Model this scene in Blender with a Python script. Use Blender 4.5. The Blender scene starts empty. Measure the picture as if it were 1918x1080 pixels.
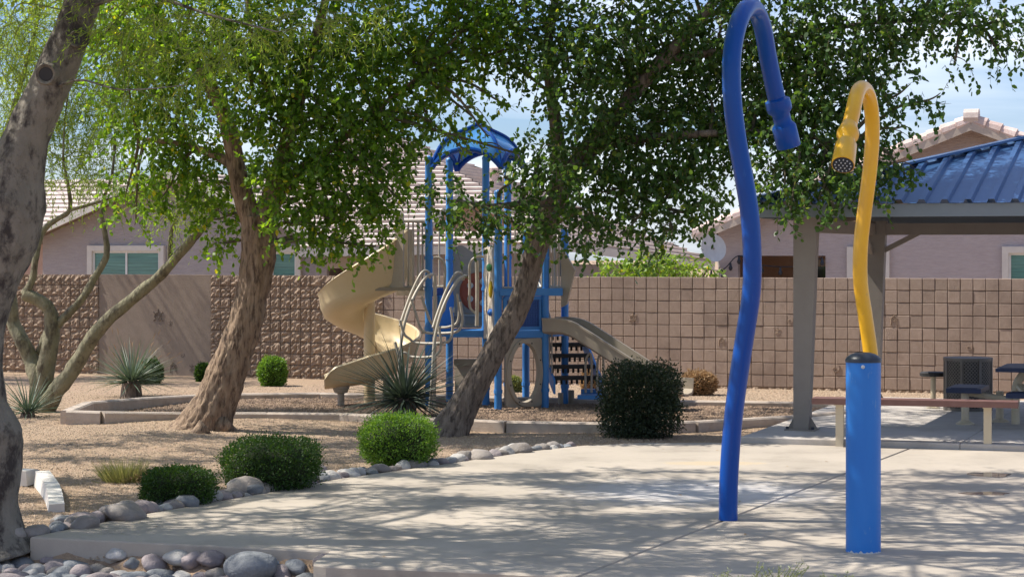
import bpy, math, random
import numpy as np
from mathutils import Vector as V, Matrix

# ------------------------------------------------------------------ camera, sky, sun, exposure
SC = bpy.context.scene
COL = SC.collection
F, CX, YH, H = 3900.0, 959.0, 470.0, 2.3          # focal length and horizon in photograph pixels, eye height in metres
cam = bpy.data.objects.new('camera', bpy.data.cameras.new('camera')); COL.objects.link(cam)
cam.location = (0, 0, H); cam.rotation_euler = (math.radians(90), 0, 0)
cam.data.sensor_width = 36; cam.data.lens = F/1918*36; cam.data.shift_y = -(540-YH)/1918
cam.data.clip_end = 3000; SC.camera = cam
SUN_EL = math.radians(54); SUN_AZ = math.atan2(-.985, .17)      # azimuth from +Y towards +X
sdir = V((math.sin(SUN_AZ)*math.cos(SUN_EL), math.cos(SUN_AZ)*math.cos(SUN_EL), math.sin(SUN_EL)))
W = bpy.data.worlds.new('World'); SC.world = W; W.use_nodes = True
nt = W.node_tree; nt.nodes.clear()
def nd(t, k, **kw):
    n = t.nodes.new(k)
    for a, b in kw.items(): setattr(n, a, b)
    return n
sky = nd(nt, 'ShaderNodeTexSky', sky_type='NISHITA', sun_disc=False)
sky.sun_elevation = SUN_EL; sky.sun_rotation = SUN_AZ; sky.altitude = 350; sky.dust_density = 1.0; sky.ozone_density = 1.6
tc = nd(nt, 'ShaderNodeTexCoord'); mp = nd(nt, 'ShaderNodeMapping'); mp.inputs['Scale'].default_value = (3.2, 3.2, 15)
cn = nd(nt, 'ShaderNodeTexNoise'); cn.inputs['Scale'].default_value = 1.5; cn.inputs['Detail'].default_value = 7; cn.inputs['Distortion'].default_value = .7
cr = nd(nt, 'ShaderNodeValToRGB'); cr.color_ramp.elements[0].position = .43; cr.color_ramp.elements[1].position = .74
mx = nd(nt, 'ShaderNodeMix', data_type='RGBA'); mx.inputs[7].default_value = (10.8, 11.3, 12.0, 1)
hs = nd(nt, 'ShaderNodeMix', data_type='RGBA', blend_type='MULTIPLY'); hs.inputs[0].default_value = 1; hs.inputs[7].default_value = (.86, 1.02, 1.38, 1)
bg = nd(nt, 'ShaderNodeBackground'); bg.inputs['Strength'].default_value = .08
wo = nd(nt, 'ShaderNodeOutputWorld')
L = nt.links.new
L(tc.outputs['Generated'], mp.inputs['Vector']); L(mp.outputs['Vector'], cn.inputs['Vector']); L(cn.outputs['Fac'], cr.inputs['Fac'])
L(cr.outputs['Color'], mx.inputs[0]); L(sky.outputs['Color'], hs.inputs[6]); L(hs.outputs[2], mx.inputs[6]); L(mx.outputs[2], bg.inputs['Color']); L(bg.outputs[0], wo.inputs[0])
sun = bpy.data.objects.new('sun', bpy.data.lights.new('sun', 'SUN')); COL.objects.link(sun)
sun.data.energy = 5.0; sun.data.angle = math.radians(.53); sun.data.color = (1, .94, .84)
sun.rotation_euler = (-sdir).to_track_quat('-Z', 'Y').to_euler()
SC.view_settings.view_transform = 'Standard'; SC.view_settings.look = 'None'; SC.view_settings.gamma = 1
SC.view_settings.exposure = .56
try:
    SC.cycles.max_bounces = 6; SC.cycles.transparent_max_bounces = 6; SC.cycles.sample_clamp_indirect = 6
    SC.cycles.use_denoising = True
except Exception: pass

# ------------------------------------------------------------------ helpers
random.seed(7); RNG = np.random.default_rng(7)
R = random.uniform
TH = math.radians(20)                              # walls, shelter and playground share one street grid, 20 degrees off the view axis
E1 = V((math.cos(TH), -math.sin(TH), 0)); E2 = V((math.sin(TH), math.cos(TH), 0)); EZ = V((0, 0, 1))
def at(x, y, Y): return V(((x-CX)/F*Y, Y, H-(y-YH)/F*Y))
def gp(x, y, z=0.0): Y = (H-z)*F/(y-YH); return V(((x-CX)/F*Y, Y, z))
def ax(x, Y, z=0.0): return V(((x-CX)/F*Y, Y, z))
def noise(p, s=1.0):
    from mathutils import noise as N
    return N.noise(V(p)*s)

class G:
    def __init__(s): s.v = []; s.f = []
    def add(s, vs, fs):
        o = len(s.v); s.v += [tuple(p) for p in vs]; s.f += [tuple(i+o for i in f) for f in fs]; return s
    def box(s, c, hx, hy, hz, X=V((1,0,0)), Y=V((0,1,0)), Z=V((0,0,1))):
        c = V(c); vs = [c+X*(hx*a)+Y*(hy*b)+Z*(hz*d) for d in (-1,1) for a, b in ((-1,-1),(1,-1),(1,1),(-1,1))]
        return s.add(vs, [(3,2,1,0),(4,5,6,7),(0,1,5,4),(1,2,6,5),(2,3,7,6),(3,0,4,7)])
    def gbox(s, c, hx, hy, hz): return s.box(c, hx, hy, hz, E1, E2, EZ)   # a box square to the street grid
    def bar(s, a, b, w, h, up=EZ):
        a, b = V(a), V(b); d = (b-a); l = d.length; d.normalize(); sd = d.cross(up)
        if sd.length < 1e-4: sd = V((1,0,0))
        sd.normalize(); u = sd.cross(d)
        return s.box((a+b)/2, l/2, w/2, h/2, d, sd, u)
    def tube(s, pts, r, n=10, cap=True, wob=0.0, ws=3.0, fur=0.0):
        pts = [V(p) for p in pts]; m = len(pts); rr = r if hasattr(r, '__len__') else [r]*m
        T = [(pts[min(i+1,m-1)]-pts[max(i-1,0)]).normalized() for i in range(m)]
        N = T[0].orthogonal().normalized(); vs = []; sl = 0.0
        for i in range(m):
            sl += (pts[i]-pts[i-1]).length if i else 0
            N = (N-T[i]*N.dot(T[i])).normalized(); B = T[i].cross(N)
            for k in range(n):
                a = 2*math.pi*k/n; d = N*math.cos(a)+B*math.sin(a); q = rr[i]
                if wob: q *= 1+wob*noise(pts[i]+d*q*2, ws)+wob*.6*noise(pts[i]+d*q*2, ws*3.1)
                if fur:                                  # furrowed bark: ridges that run up the stem and part and join
                    w = sl*1.5+.25*noise((math.cos(a), math.sin(a), sl*2)); f1 = abs(noise((math.cos(a)*3.4+w*.4, math.sin(a)*3.4-w*.3, w))); f2 = abs(noise((math.cos(a)*7, math.sin(a)*7, w*2.2+9)))
                    q *= 1+fur*(min(f1*3.2,1)-.6)+fur*.5*(min(f2*3,1)-.5)
                vs.append(pts[i]+d*q)
        fs = [(i*n+k, i*n+(k+1)%n, (i+1)*n+(k+1)%n, (i+1)*n+k) for i in range(m-1) for k in range(n)]
        if cap: fs += [tuple(range(n-1,-1,-1)), tuple((m-1)*n+k for k in range(n))]
        return s.add(vs, fs)
    def lathe(s, c, prof, n=24, axis=EZ, ref=None):
        c = V(c); A = V(axis).normalized(); X = (ref or A.orthogonal()).normalized(); X = (X-A*X.dot(A)).normalized(); B = A.cross(X); vs = []
        for r_, z in prof:
            for k in range(n):
                t = 2*math.pi*k/n; vs.append(c+A*z+(X*math.cos(t)+B*math.sin(t))*r_)
        m = len(prof)
        fs = [(i*n+k, i*n+(k+1)%n, (i+1)*n+(k+1)%n, (i+1)*n+k) for i in range(m-1) for k in range(n)]
        fs += [tuple(range(n-1,-1,-1)), tuple((m-1)*n+k for k in range(n))]
        return s.add(vs, fs)
    def prism(s, poly, z0, z1):
        n = len(poly); vs = [(p[0],p[1],z0) for p in poly]+[(p[0],p[1],z1) for p in poly]
        return s.add(vs, [tuple(range(n-1,-1,-1)), tuple(range(n,2*n))]+[(i,(i+1)%n,n+(i+1)%n,n+i) for i in range(n)])
    def plate(s, poly3, th):                           # a flat polygon in space given thickness along its normal
        P = [V(p) for p in poly3]; nn = V((0,0,0)); n = len(P)
        for i in range(n): nn += P[i].cross(P[(i+1)%n])
        nn.normalize(); vs = [p-nn*th/2 for p in P]+[p+nn*th/2 for p in P]
        return s.add(vs, [tuple(range(n-1,-1,-1)), tuple(range(n,2*n))]+[(i,(i+1)%n,n+(i+1)%n,n+i) for i in range(n)])
    def mesh(s, name, org=V((0,0,0)), smooth=False):
        me = bpy.data.meshes.new(name); me.from_pydata([(p[0]-org[0],p[1]-org[1],p[2]-org[2]) for p in s.v], [], s.f)
        if smooth: me.polygons.foreach_set('use_smooth', [True]*len(me.polygons))
        me.update(); return me
    def build(s, name, m, parent=None, smooth=False, org=None):
        o = bpy.data.objects.new(name, None) if False else None
        w = wloc(parent) if parent else (V(org) if org is not None else V((0,0,0)))
        me = s.mesh(name, w, smooth); o = bpy.data.objects.new(name, me); COL.objects.link(o)
        if parent: o.parent = parent
        else: o.location = w
        me.materials.append(m); return o
def wloc(o):
    p = V((0,0,0))
    while o: p = p+o.location; o = o.parent
    return p
def tag(o, label=None, cat=None, group=None, kind=None):
    for k, v in (('label',label),('category',cat),('group',group),('kind',kind)):
        if v: o[k] = v
    return o
def thing(name, loc, label, cat, group=None):
    o = bpy.data.objects.new(name, None); COL.objects.link(o); o.location = loc; o.empty_display_size = .1
    return tag(o, label, cat, group)
def smooth_by_angle(o, deg=40):
    me = o.data; me.polygons.foreach_set('use_smooth', [True]*len(me.polygons))
    try: me.set_sharp_from_angle(angle=math.radians(deg))
    except Exception: pass
    return o
def crom(P, k=6, rad=None):                            # smooth curve through points (and radii)
    P = [V(p) for p in P]; out = []; ro = []; n = len(P)
    for i in range(n-1):
        a, b, c, d = P[max(i-1,0)], P[i], P[i+1], P[min(i+2,n-1)]
        for j in range(k):
            t = j/k; out.append(.5*((2*b)+(c-a)*t+(2*a-5*b+4*c-d)*t*t+(3*b-a-3*c+d)*t**3))
            if rad: ro.append(rad[i]+(rad[i+1]-rad[i])*t)
    out.append(P[-1])
    if rad: ro.append(rad[-1]); return out, ro
    return out
def fast_mesh(name, verts, k):                         # verts (n*k,3): n separate k-gons
    n = len(verts)//k; me = bpy.data.meshes.new(name)
    me.vertices.add(n*k); me.vertices.foreach_set('co', np.asarray(verts, dtype=np.float32).ravel())
    me.loops.add(n*k); me.loops.foreach_set('vertex_index', np.arange(n*k, dtype=np.int32))
    me.polygons.add(n); me.polygons.foreach_set('loop_start', np.arange(0, n*k, k, dtype=np.int32))
    me.polygons.foreach_set('loop_total', np.full(n, k, dtype=np.int32)); me.update(calc_edges=True); return me

# ------------------------------------------------------------------ materials
def mat(name, c1, c2=None, scale=4.0, rough=.8, bump=0.0, bscale=40.0, metal=0.0, rnd=0.0, spec=.4, detail=6, stretch=(1,1,1), dirt=None, coat=0.0, trans=0.0):
    m = bpy.data.materials.new(name); m.use_nodes = True; t = m.node_tree; n = t.nodes; b = n['Principled BSDF']; L = t.links.new
    geo = nd(t, 'ShaderNodeNewGeometry'); mpn = nd(t, 'ShaderNodeMapping'); mpn.inputs['Scale'].default_value = stretch
    L(geo.outputs['Position'], mpn.inputs['Vector'])
    c2 = c2 or tuple(x*.82 for x in c1)
    nz = nd(t, 'ShaderNodeTexNoise'); nz.inputs['Scale'].default_value = scale; nz.inputs['Detail'].default_value = detail; nz.inputs['Roughness'].default_value = .62
    L(mpn.outputs['Vector'], nz.inputs['Vector'])
    r = nd(t, 'ShaderNodeValToRGB'); r.color_ramp.elements[0].position = .32; r.color_ramp.elements[1].position = .68
    r.color_ramp.elements[0].color = (*c1, 1); r.color_ramp.elements[1].color = (*c2, 1); L(nz.outputs['Fac'], r.inputs['Fac'])
    out = r.outputs['Color']
    if dirt:                                           # (colour, scale, low, high)
        dn = nd(t, 'ShaderNodeTexNoise'); dn.inputs['Scale'].default_value = dirt[1]; dn.inputs['Detail'].default_value = 8; dn.inputs['Roughness'].default_value = .7
        L(mpn.outputs['Vector'], dn.inputs['Vector'])
        dr = nd(t, 'ShaderNodeValToRGB'); dr.color_ramp.elements[0].position = dirt[2]; dr.color_ramp.elements[1].position = dirt[3]
        L(dn.outputs['Fac'], dr.inputs['Fac']); dm = nd(t, 'ShaderNodeMix', data_type='RGBA'); dm.inputs[7].default_value = (*dirt[0], 1)
        L(dr.outputs['Color'], dm.inputs[0]); L(out, dm.inputs[6]); out = dm.outputs[2]
    if rnd:
        oi = nd(t, 'ShaderNodeObjectInfo'); mr = nd(t, 'ShaderNodeMapRange'); mr.inputs[3].default_value = 1-rnd; mr.inputs[4].default_value = 1+rnd
        L(oi.outputs['Random'], mr.inputs[0]); hv = nd(t, 'ShaderNodeHueSaturation'); L(mr.outputs[0], hv.inputs['Value']); L(out, hv.inputs['Color']); out = hv.outputs['Color']
    L(out, b.inputs['Base Color']); b.inputs['Roughness'].default_value = rough; b.inputs['Metallic'].default_value = metal
    b.inputs['Specular IOR Level'].default_value = spec; b.inputs['Coat Weight'].default_value = coat
    if bump:
        bn = nd(t, 'ShaderNodeTexNoise'); bn.inputs['Scale'].default_value = bscale; bn.inputs['Detail'].default_value = 5
        L(mpn.outputs['Vector'], bn.inputs['Vector']); bp = nd(t, 'ShaderNodeBump'); bp.inputs['Strength'].default_value = bump; bp.inputs['Distance'].default_value = .02
        L(bn.outputs['Fac'], bp.inputs['Height']); L(bp.outputs['Normal'], b.inputs['Normal'])
    if trans:
        tr = nd(t, 'ShaderNodeBsdfTranslucent'); L(out, tr.inputs['Color']); ms = nd(t, 'ShaderNodeMixShader'); ms.inputs[0].default_value = trans
        L(b.outputs[0], ms.inputs[1]); L(tr.outputs[0], ms.inputs[2]); L(ms.outputs[0], n['Material Output'].inputs[0])
    return m
def leaf_mat(name, c1, c2, c3=None, trans=.4, rough=.5, tc=None):
    m = bpy.data.materials.new(name); m.use_nodes = True; t = m.node_tree; n = t.nodes; b = n['Principled BSDF']; L = t.links.new
    geo = nd(t, 'ShaderNodeNewGeometry'); r = nd(t, 'ShaderNodeValToRGB'); cr = r.color_ramp
    cr.elements[0].color = (*c1, 1); cr.elements[1].color = (*c2, 1)
    if c3: e = cr.elements.new(.96); e.color = (*c2, 1); cr.elements[2].color = (*c3, 1)
    L(geo.outputs['Random Per Island'], r.inputs['Fac']); L(r.outputs['Color'], b.inputs['Base Color']); b.inputs['Roughness'].default_value = rough
    b.inputs['Specular IOR Level'].default_value = .35
    tr = nd(t, 'ShaderNodeBsdfTranslucent'); mm = nd(t, 'ShaderNodeMix', data_type='RGBA', blend_type='MULTIPLY'); mm.inputs[0].default_value = 1; mm.inputs[7].default_value = (*(tc or (2.6, 2.2, .9)), 1)
    L(r.outputs['Color'], mm.inputs[6]); L(mm.outputs[2], tr.inputs['Color'])
    ms = nd(t, 'ShaderNodeMixShader'); ms.inputs[0].default_value = trans
    L(b.outputs[0], ms.inputs[1]); L(tr.outputs[0], ms.inputs[2]); L(ms.outputs[0], n['Material Output'].inputs[0]); return m
M = dict(
 gravel=mat('gravel', (.29,.20,.13), (.41,.295,.20), 55, .95, .9, 75, dirt=((.30,.20,.14), 1.4, .45, .75)),
 pebble=mat('pebble', (.26,.185,.125), (.50,.385,.275), 45, .9, .3, 120, rnd=0),
 chips=mat('chips', (.16,.105,.072), (.31,.22,.155), 38, .95, 1.0, 60, dirt=((.13,.085,.06), 2.0, .5, .8)),
 chipbit=mat('chipbit', (.19,.125,.088), (.37,.265,.185), 20, .9),
 kerb=mat('kerb', (.40,.33,.275), (.48,.41,.35), 9, .9, .35, 60, dirt=((.30,.24,.19), 3.0, .55, .8)),
 block=mat('block', (.335,.25,.197), (.39,.297,.238), 14, .92, .55, 70, rnd=.10, dirt=((.20,.145,.115), 1.2, .5, .8)),
 split=mat('split', (.25,.18,.13), (.34,.25,.185), 18, .95, .8, 60, rnd=.12),
 joint=mat('joint', (.17,.125,.10), (.225,.17,.135), 12, .95, .4, 60),
 stucco_panel=mat('stucco_panel', (.235,.18,.14), (.275,.215,.17), 6, .9, .35, 90),
 carve=mat('carve', (.15,.115,.09), None, 12, .95),
 house_grey=mat('house_grey', (.36,.32,.32), (.42,.375,.37), 9, .95, .8, 30, stretch=(.5,.5,3)),
 house_tan=mat('house_tan', (.42,.28,.21), (.47,.32,.25), 7, .95, .5, 40),
 house_pink=mat('house_pink', (.42,.36,.36), (.49,.43,.425), 9, .95, .9, 26, stretch=(.5,.5,3)),
 tile=mat('tile', (.60,.52,.47), (.48,.40,.36), 5, .85, .3, 30, rnd=.10),
 tile_pink=mat('tile_pink', (.55,.40,.35), (.66,.54,.49), 5, .8, .3, 30, rnd=.14),
 trim=mat('trim', (.66,.62,.56), (.60,.56,.51), 6, .8),
 trim_tan=mat('trim_tan', (.50,.42,.35), None, 6, .8),
 soffit=mat('soffit', (.20,.15,.12), None, 6, .9),
 blind=mat('blind', (.13,.30,.26), (.055,.15,.135), 24, .3, .3, 40, stretch=(.04,.04,1.5), coat=.5),
 glass=mat('glass', (.02,.035,.04), (.035,.05,.055), 3, .06, spec=.6),
 white=mat('white', (.72,.72,.70), (.66,.66,.64), 8, .5),
 dish=mat('dish', (.55,.57,.58), None, 6, .45),
 bluegel=mat('bluegel', (.002,.058,.30), (.003,.068,.34), 3, .28, coat=.12, spec=.25, stretch=(1,1,.4), dirt=((.015,.095,.36), 18, .60, .74)),
 bluepad=mat('bluepad', (.010,.155,.53), (.020,.20,.60), 2.5, .45, coat=.1, stretch=(1,1,.35), dirt=((.13,.27,.52), 16, .60, .72)),
 yellow=mat('yellow', (.80,.44,.012), (.74,.38,.010), 4, .30, coat=.25, dirt=((.50,.28,.05), 12, .64, .8)),
 black=mat('black', (.016,.022,.034), (.028,.035,.05), 12, .4),
 lime=mat('lime', (.62,.63,.62), None, 30, .9),
 playblue=mat('playblue', (.045,.215,.56), (.055,.24,.60), 5, .42, dirt=((.15,.28,.50), 11, .62, .8)),
 playdark=mat('playdark', (.025,.085,.30), None, 5, .5),
 roofblue=mat('roofblue', (.09,.32,.70), (.12,.37,.74), 4, .2, coat=.5, trans=.25),
 cream=mat('cream', (.62,.49,.29), (.66,.53,.33), 3, .42, dirt=((.50,.40,.25), 5, .6, .8)),
 putty=mat('putty', (.36,.31,.24), (.40,.34,.27), 4, .5),
 putty_dark=mat('putty_dark', (.30,.255,.19), None, 4, .5),
 barmetal=mat('barmetal', (.46,.41,.34), (.40,.36,.30), 6, .4, metal=.0),
 bone=mat('bone', (.66,.58,.48), (.60,.52,.42), 6, .6, .4, 20),
 red=mat('red', (.42,.10,.05), None, 5, .5), green=mat('green', (.10,.38,.14), None, 5, .5), holdyellow=mat('holdyellow', (.72,.52,.02), None, 5, .5), holdblue=mat('holdblue', (.02,.16,.60), None, 5, .5),
 step=mat('step', (.03,.028,.028), None, 9, .6),
 steel=mat('steel', (.235,.205,.18), (.265,.235,.205), 3, .6, .08, 30, dirt=((.19,.165,.145), 4, .6, .8)),
 roofmetal=mat('roofmetal', (.042,.11,.255), (.052,.125,.28), 3, .30, metal=.25, dirt=((.14,.16,.19), 6, .60, .82)),
 fascia=mat('fascia', (.17,.20,.225), (.19,.22,.245), 3, .5),
 benchwood=mat('benchwood', (.135,.065,.055), (.165,.085,.07), 8, .55),
 tan=mat('tan', (.52,.44,.31), (.56,.48,.35), 5, .5, dirt=((.38,.30,.20), 9, .62, .8)),
 navy=mat('navy', (.015,.025,.065), (.02,.032,.08), 5, .5),
 mesh=mat('mesh', (.17,.155,.14), None, 7, .5, metal=.3),
 bark=mat('bark', (.19,.125,.082), (.33,.24,.165), 12, .95, 1.0, 34, stretch=(1,1,.22), dirt=((.085,.055,.038), 20, .48, .62)),
 bark2=mat('bark2', (.145,.112,.09), (.25,.20,.16), 12, .95, 1.0, 34, stretch=(1,1,.22), dirt=((.065,.05,.04), 20, .48, .62)),
 bark_smooth=mat('bark_smooth', (.15,.135,.11), (.23,.205,.17), 7, .9, 1.0, 30, stretch=(1,1,.6), dirt=((.045,.037,.034), 6, .47, .60)),
 bark_green=mat('bark_green', (.165,.155,.095), (.24,.215,.14), 8, .85, .9, 30, stretch=(1,1,.5), dirt=((.075,.062,.042), 7, .48, .64)),
 twig=mat('twig', (.13,.11,.07), None, 8, .9),
 twig_green=mat('twig_green', (.17,.20,.07), None, 8, .8),
 leaf=leaf_mat('leaf', (.05,.115,.018), (.135,.25,.032), (.40,.38,.035), .52, .42, (3.2,2.7,.9)),
 leaf_c=leaf_mat('leaf_c', (.030,.076,.019), (.078,.155,.03), (.24,.30,.035), .40, .40),
 pod=leaf_mat('pod', (.12,.16,.035), (.26,.25,.07), None, .4, .6),
 fern=leaf_mat('fern', (.15,.25,.04), (.29,.39,.06), (.46,.44,.07), .52, .6, (1.9,1.8,.9)),
 hedge=leaf_mat('hedge', (.022,.055,.014), (.05,.11,.022), None, .3, .5),
 hedge_bright=leaf_mat('hedge_bright', (.06,.14,.02), (.13,.25,.04), None, .35, .5),  # brighter green leaf colour
 hedge_dark=leaf_mat('hedge_dark', (.02,.034,.02), (.045,.065,.034), (.10,.12,.06), .25, .5),
 hedge_sage=leaf_mat('hedge_sage', (.12,.16,.07), (.22,.26,.13), None, .3, .6),
 citrus=leaf_mat('citrus', (.12,.22,.035), (.24,.36,.06), (.55,.40,.06), .4, .4, (1.9,1.7,.7)),
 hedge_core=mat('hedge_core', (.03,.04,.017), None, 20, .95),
 dead=leaf_mat('dead', (.30,.19,.10), (.46,.32,.18), None, .3, .8, (1.2,1.1,.9)),
 spike=leaf_mat('spike', (.075,.115,.085), (.15,.20,.14), None, .15, .45, (1.4,1.4,.9)),
 spike_dark=leaf_mat('spike_dark', (.03,.05,.04), (.095,.125,.095), None, .12, .42, (1.4,1.4,.9)),
 grassy=leaf_mat('grassy', (.22,.25,.08), (.38,.36,.17), None, .35, .7, (1.5,1.4,.8)),
 weed=leaf_mat('weed', (.17,.21,.11), (.34,.37,.24), None, .3, .6, (1.5,1.4,.8)),
 water=mat('water', (.34,.29,.24), None, 3, .03, spec=.6),
)
# river stones: one grey family, each stone its own tint
def stone_mat(name, c1, c2): return mat(name, c1, c2, 7, .75, .45, 45, rnd=.18, dirt=((c1[0]*1.6, c1[1]*1.6, c1[2]*1.6), 5, .58, .72))
STONES = [stone_mat('stone_blue', (.15,.16,.175), (.22,.23,.24)), stone_mat('stone_brown', (.21,.18,.16), (.29,.26,.235)), stone_mat('stone_mauve', (.20,.165,.165), (.28,.24,.24)), stone_mat('stone_pale', (.34,.32,.30), (.43,.41,.385))]
# concrete of the pad: cream with a lime-white splash stain round the spray pipe
def concrete():
    m = mat('concrete', (.39,.34,.28), (.475,.415,.345), 2.2, .88, .35, 130, dirt=((.265,.23,.19), 1.1, .46, .72)); t = m.node_tree; n = t.nodes; L = t.links.new
    b = n['Principled BSDF']; src = b.inputs['Base Color'].links[0].from_socket
    g = nd(t, 'ShaderNodeNewGeometry')
    def mask(cx, cy, rx, ry, edge):
        mp = nd(t, 'ShaderNodeMapping'); mp.inputs['Location'].default_value = (-cx/rx, -cy/ry, 0); mp.inputs['Scale'].default_value = (1/rx, 1/ry, 0)
        L(g.outputs['Position'], mp.inputs['Vector']); ln = nd(t, 'ShaderNodeVectorMath', operation='LENGTH'); L(mp.outputs[0], ln.inputs[0])
        nz = nd(t, 'ShaderNodeTexNoise'); nz.inputs['Scale'].default_value = 5; nz.inputs['Detail'].default_value = 9; nz.inputs['Roughness'].default_value = .72; L(g.outputs['Position'], nz.inputs['Vector'])
        ad = nd(t, 'ShaderNodeMath', operation='MULTIPLY_ADD'); ad.inputs[1].default_value = 1.5; L(nz.outputs['Fac'], ad.inputs[0]); L(ln.outputs['Value'], ad.inputs[2])
        mr = nd(t, 'ShaderNodeMapRange'); mr.inputs[1].default_value = 1.75; mr.inputs[2].default_value = 1.75-edge; L(ad.outputs[0], mr.inputs[0]); return mr.outputs[0]
    for (cx, cy, rx, ry, e, col, k) in ((1.75, 19.9, 1.5, 1.3, .6, (.56,.56,.59), .55), (4.3, 20.3, 1.6, 1.9, .5, (.34,.29,.245), .6), (2.2, 22.6, .6, .25, .3, (.48,.38,.25), .7)):
        k_ = nd(t, 'ShaderNodeMath', operation='MULTIPLY'); k_.inputs[1].default_value = k; L(mask(cx, cy, rx, ry, e), k_.inputs[0])
        mm = nd(t, 'ShaderNodeMix', data_type='RGBA'); mm.inputs[7].default_value = (*col, 1); L(k_.outputs[0], mm.inputs[0]); L(src, mm.inputs[6]); src = mm.outputs[2]
    L(src, b.inputs['Base Color']); return m
M['concrete'] = concrete()
M['slab'] = mat('slab', (.44,.40,.36), (.50,.46,.42), 3, .85, .25, 120, dirt=((.33,.29,.25), 1.2, .5, .75))

# ------------------------------------------------------------------ ground, pad, shelter slab, kerb
FRONT_A = V((-3.88, 16.77, 0))
def ground_h(x, y):
    d = V((x, y, 0))-FRONT_A; b = d.dot(E2); a = d.dot(E1)
    t = min(1, max(0, (.12-b)/.22)); t = t*t*(3-2*t)
    z = -.05-.22*t+.03*noise((x*.5, y*.5, 0))
    pl = min(1, max(0, (y-27)/1.2)); z = z*(1-pl)+(-.005+.012*noise((x*.8, y*.8, 3)))*pl
    lf = math.exp(-((x+5.2)/2.2)**2-((y-26)/3.0)**2); z += .12*lf
    return z
def axis_vals(lo, hi, step, far): return [-far, -far*.4, lo-20]+[lo+i*step for i in range(int((hi-lo)/step)+1)]+[hi+20, far*.4, far]
xs = axis_vals(-11, 11, .25, 400); ys = [-300, -60, 0, 8]+[11+i*.22 for i in range(140)]+[60, 140, 500]
g = G(); nx = len(xs)
g.v = [(x, y, ground_h(x, y)) for y in ys for x in xs]
g.f = [(j*nx+i, j*nx+i+1, (j+1)*nx+i+1, (j+1)*nx+i) for j in range(len(ys)-1) for i in range(nx-1)]
tag(g.build('ground', M['gravel'], smooth=True), 'tan decomposed granite gravel ground of the park', kind='structure')

PAD = [(-3.88,16.77),(-3.29,18.1),(-2.42,19.7),(-1.73,21.1),(-.746,22.5),(.25,24.0),(.83,24.65),(1.5,25.0),(2.73,25.02),(9.5,22.55),(9.5,11.6),(3,13.75),(.46,14.72),(-.38,15.0),(-1.36,15.22),(-1.46,15.3),(-1.47,15.45),(-1.40,15.98)]
def clip(poly, p, n):                                  # keep the side where (q-p).n >= 0
    out = []
    for i in range(len(poly)):
        a, b = V((*poly[i],0)) if len(poly[i]) == 2 else poly[i], V((*poly[(i+1)%len(poly)],0)) if len(poly[(i+1)%len(poly)]) == 2 else poly[(i+1)%len(poly)]
        da, db = (a-p).dot(n), (b-p).dot(n)
        if da >= 0: out.append(a)
        if da*db < 0: out.append(a+(b-a)*(da/(da-db)))
    return out
J = V((.476,14.75,0)); JD = (V((4.6,24.2,0))-J).normalized(); JN = V((JD.y,-JD.x,0))
K = V((2.6,19.5,0))
pad = bpy.data.objects.new('splash_pad', None); COL.objects.link(pad); tag(pad, 'pale concrete splash pad striped with tree shade', kind='structure')
def edge_prism(poly, z0, z1, bev):                     # slab with a worn, rounded top edge
    n = len(poly); c = sum((V(p) for p in poly), V())/n; A = [V((p[0],p[1],0)) for p in poly]; ins = []
    for i in range(n):
        e0 = (A[i]-A[i-1]).normalized(); e1 = (A[(i+1)%n]-A[i]).normalized(); m = V((-e0.y-e1.y, e0.x+e1.x, 0))
        m = m.normalized() if m.length > .1 else V((-e0.y, e0.x, 0)); ins.append(A[i]+m*bev)
    area = sum(A[i].x*A[(i+1)%n].y-A[(i+1)%n].x*A[i].y for i in range(n))
    if area < 0: ins = [A[i]*2-ins[i] for i in range(n)]
    g = G(); vs = [(p.x,p.y,z0) for p in A]+[(p.x,p.y,z1-bev) for p in A]+[(p.x,p.y,z1) for p in ins]
    fs = [tuple(2*n+i for i in range(n))]+[(k*n+i, k*n+(i+1)%n, (k+1)*n+(i+1)%n, (k+1)*n+i) for k in (0,1) for i in range(n)]
    return g.add(vs, fs)
for sj in (-1, 1):
    half = clip(PAD, J+JN*(.010*sj), JN*sj)
    cuts = (half,) if sj < 0 else (clip(half, K+E2*.006, E2), clip(half, K-E2*.006, -E2))
    for poly in cuts: edge_prism(poly, -.30, 0, .012).build('slab', M['concrete'], pad)
S0 = V((2.75, 25.05, 0))
def SL(a, b, z=0): return S0+E1*a+E2*b+EZ*z
shel = bpy.data.objects.new('shelter_floor', None); COL.objects.link(shel); tag(shel, 'shaded concrete floor slab under the picnic shelter', kind='structure')
for (a0,a1) in ((0,2.6),(2.608,5.2),(5.208,8.5)):
    for (b0,b1) in ((0,2.5),(2.508,5.0),(5.008,7.4)):
        edge_prism([SL(a0,b0),SL(a1,b0),SL(a1,b1),SL(a0,b1)], -.25, .07, .01).build('slab', M['slab'], shel)
for (x, y, rx, ry) in ((1852,888,.20,.20),(1846,923,.22,.14)):
    c = gp(x, y, .002); n = 26; g = G()
    pts = [c+V((rx*math.cos(t)*(1+.6*noise((math.cos(t)*1.4,math.sin(t)*1.4,x*.37))), ry*math.sin(t)*(1+.6*noise((math.cos(t)*1.6,math.sin(t)*1.6,y*.31))), 0)) for t in [2*math.pi*i/n for i in range(n)]]
    g.add(pts, [tuple(range(n))]); tag(g.build('puddle', M['water'], org=c), 'shallow puddle on the splash pad', kind='structure')

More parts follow.
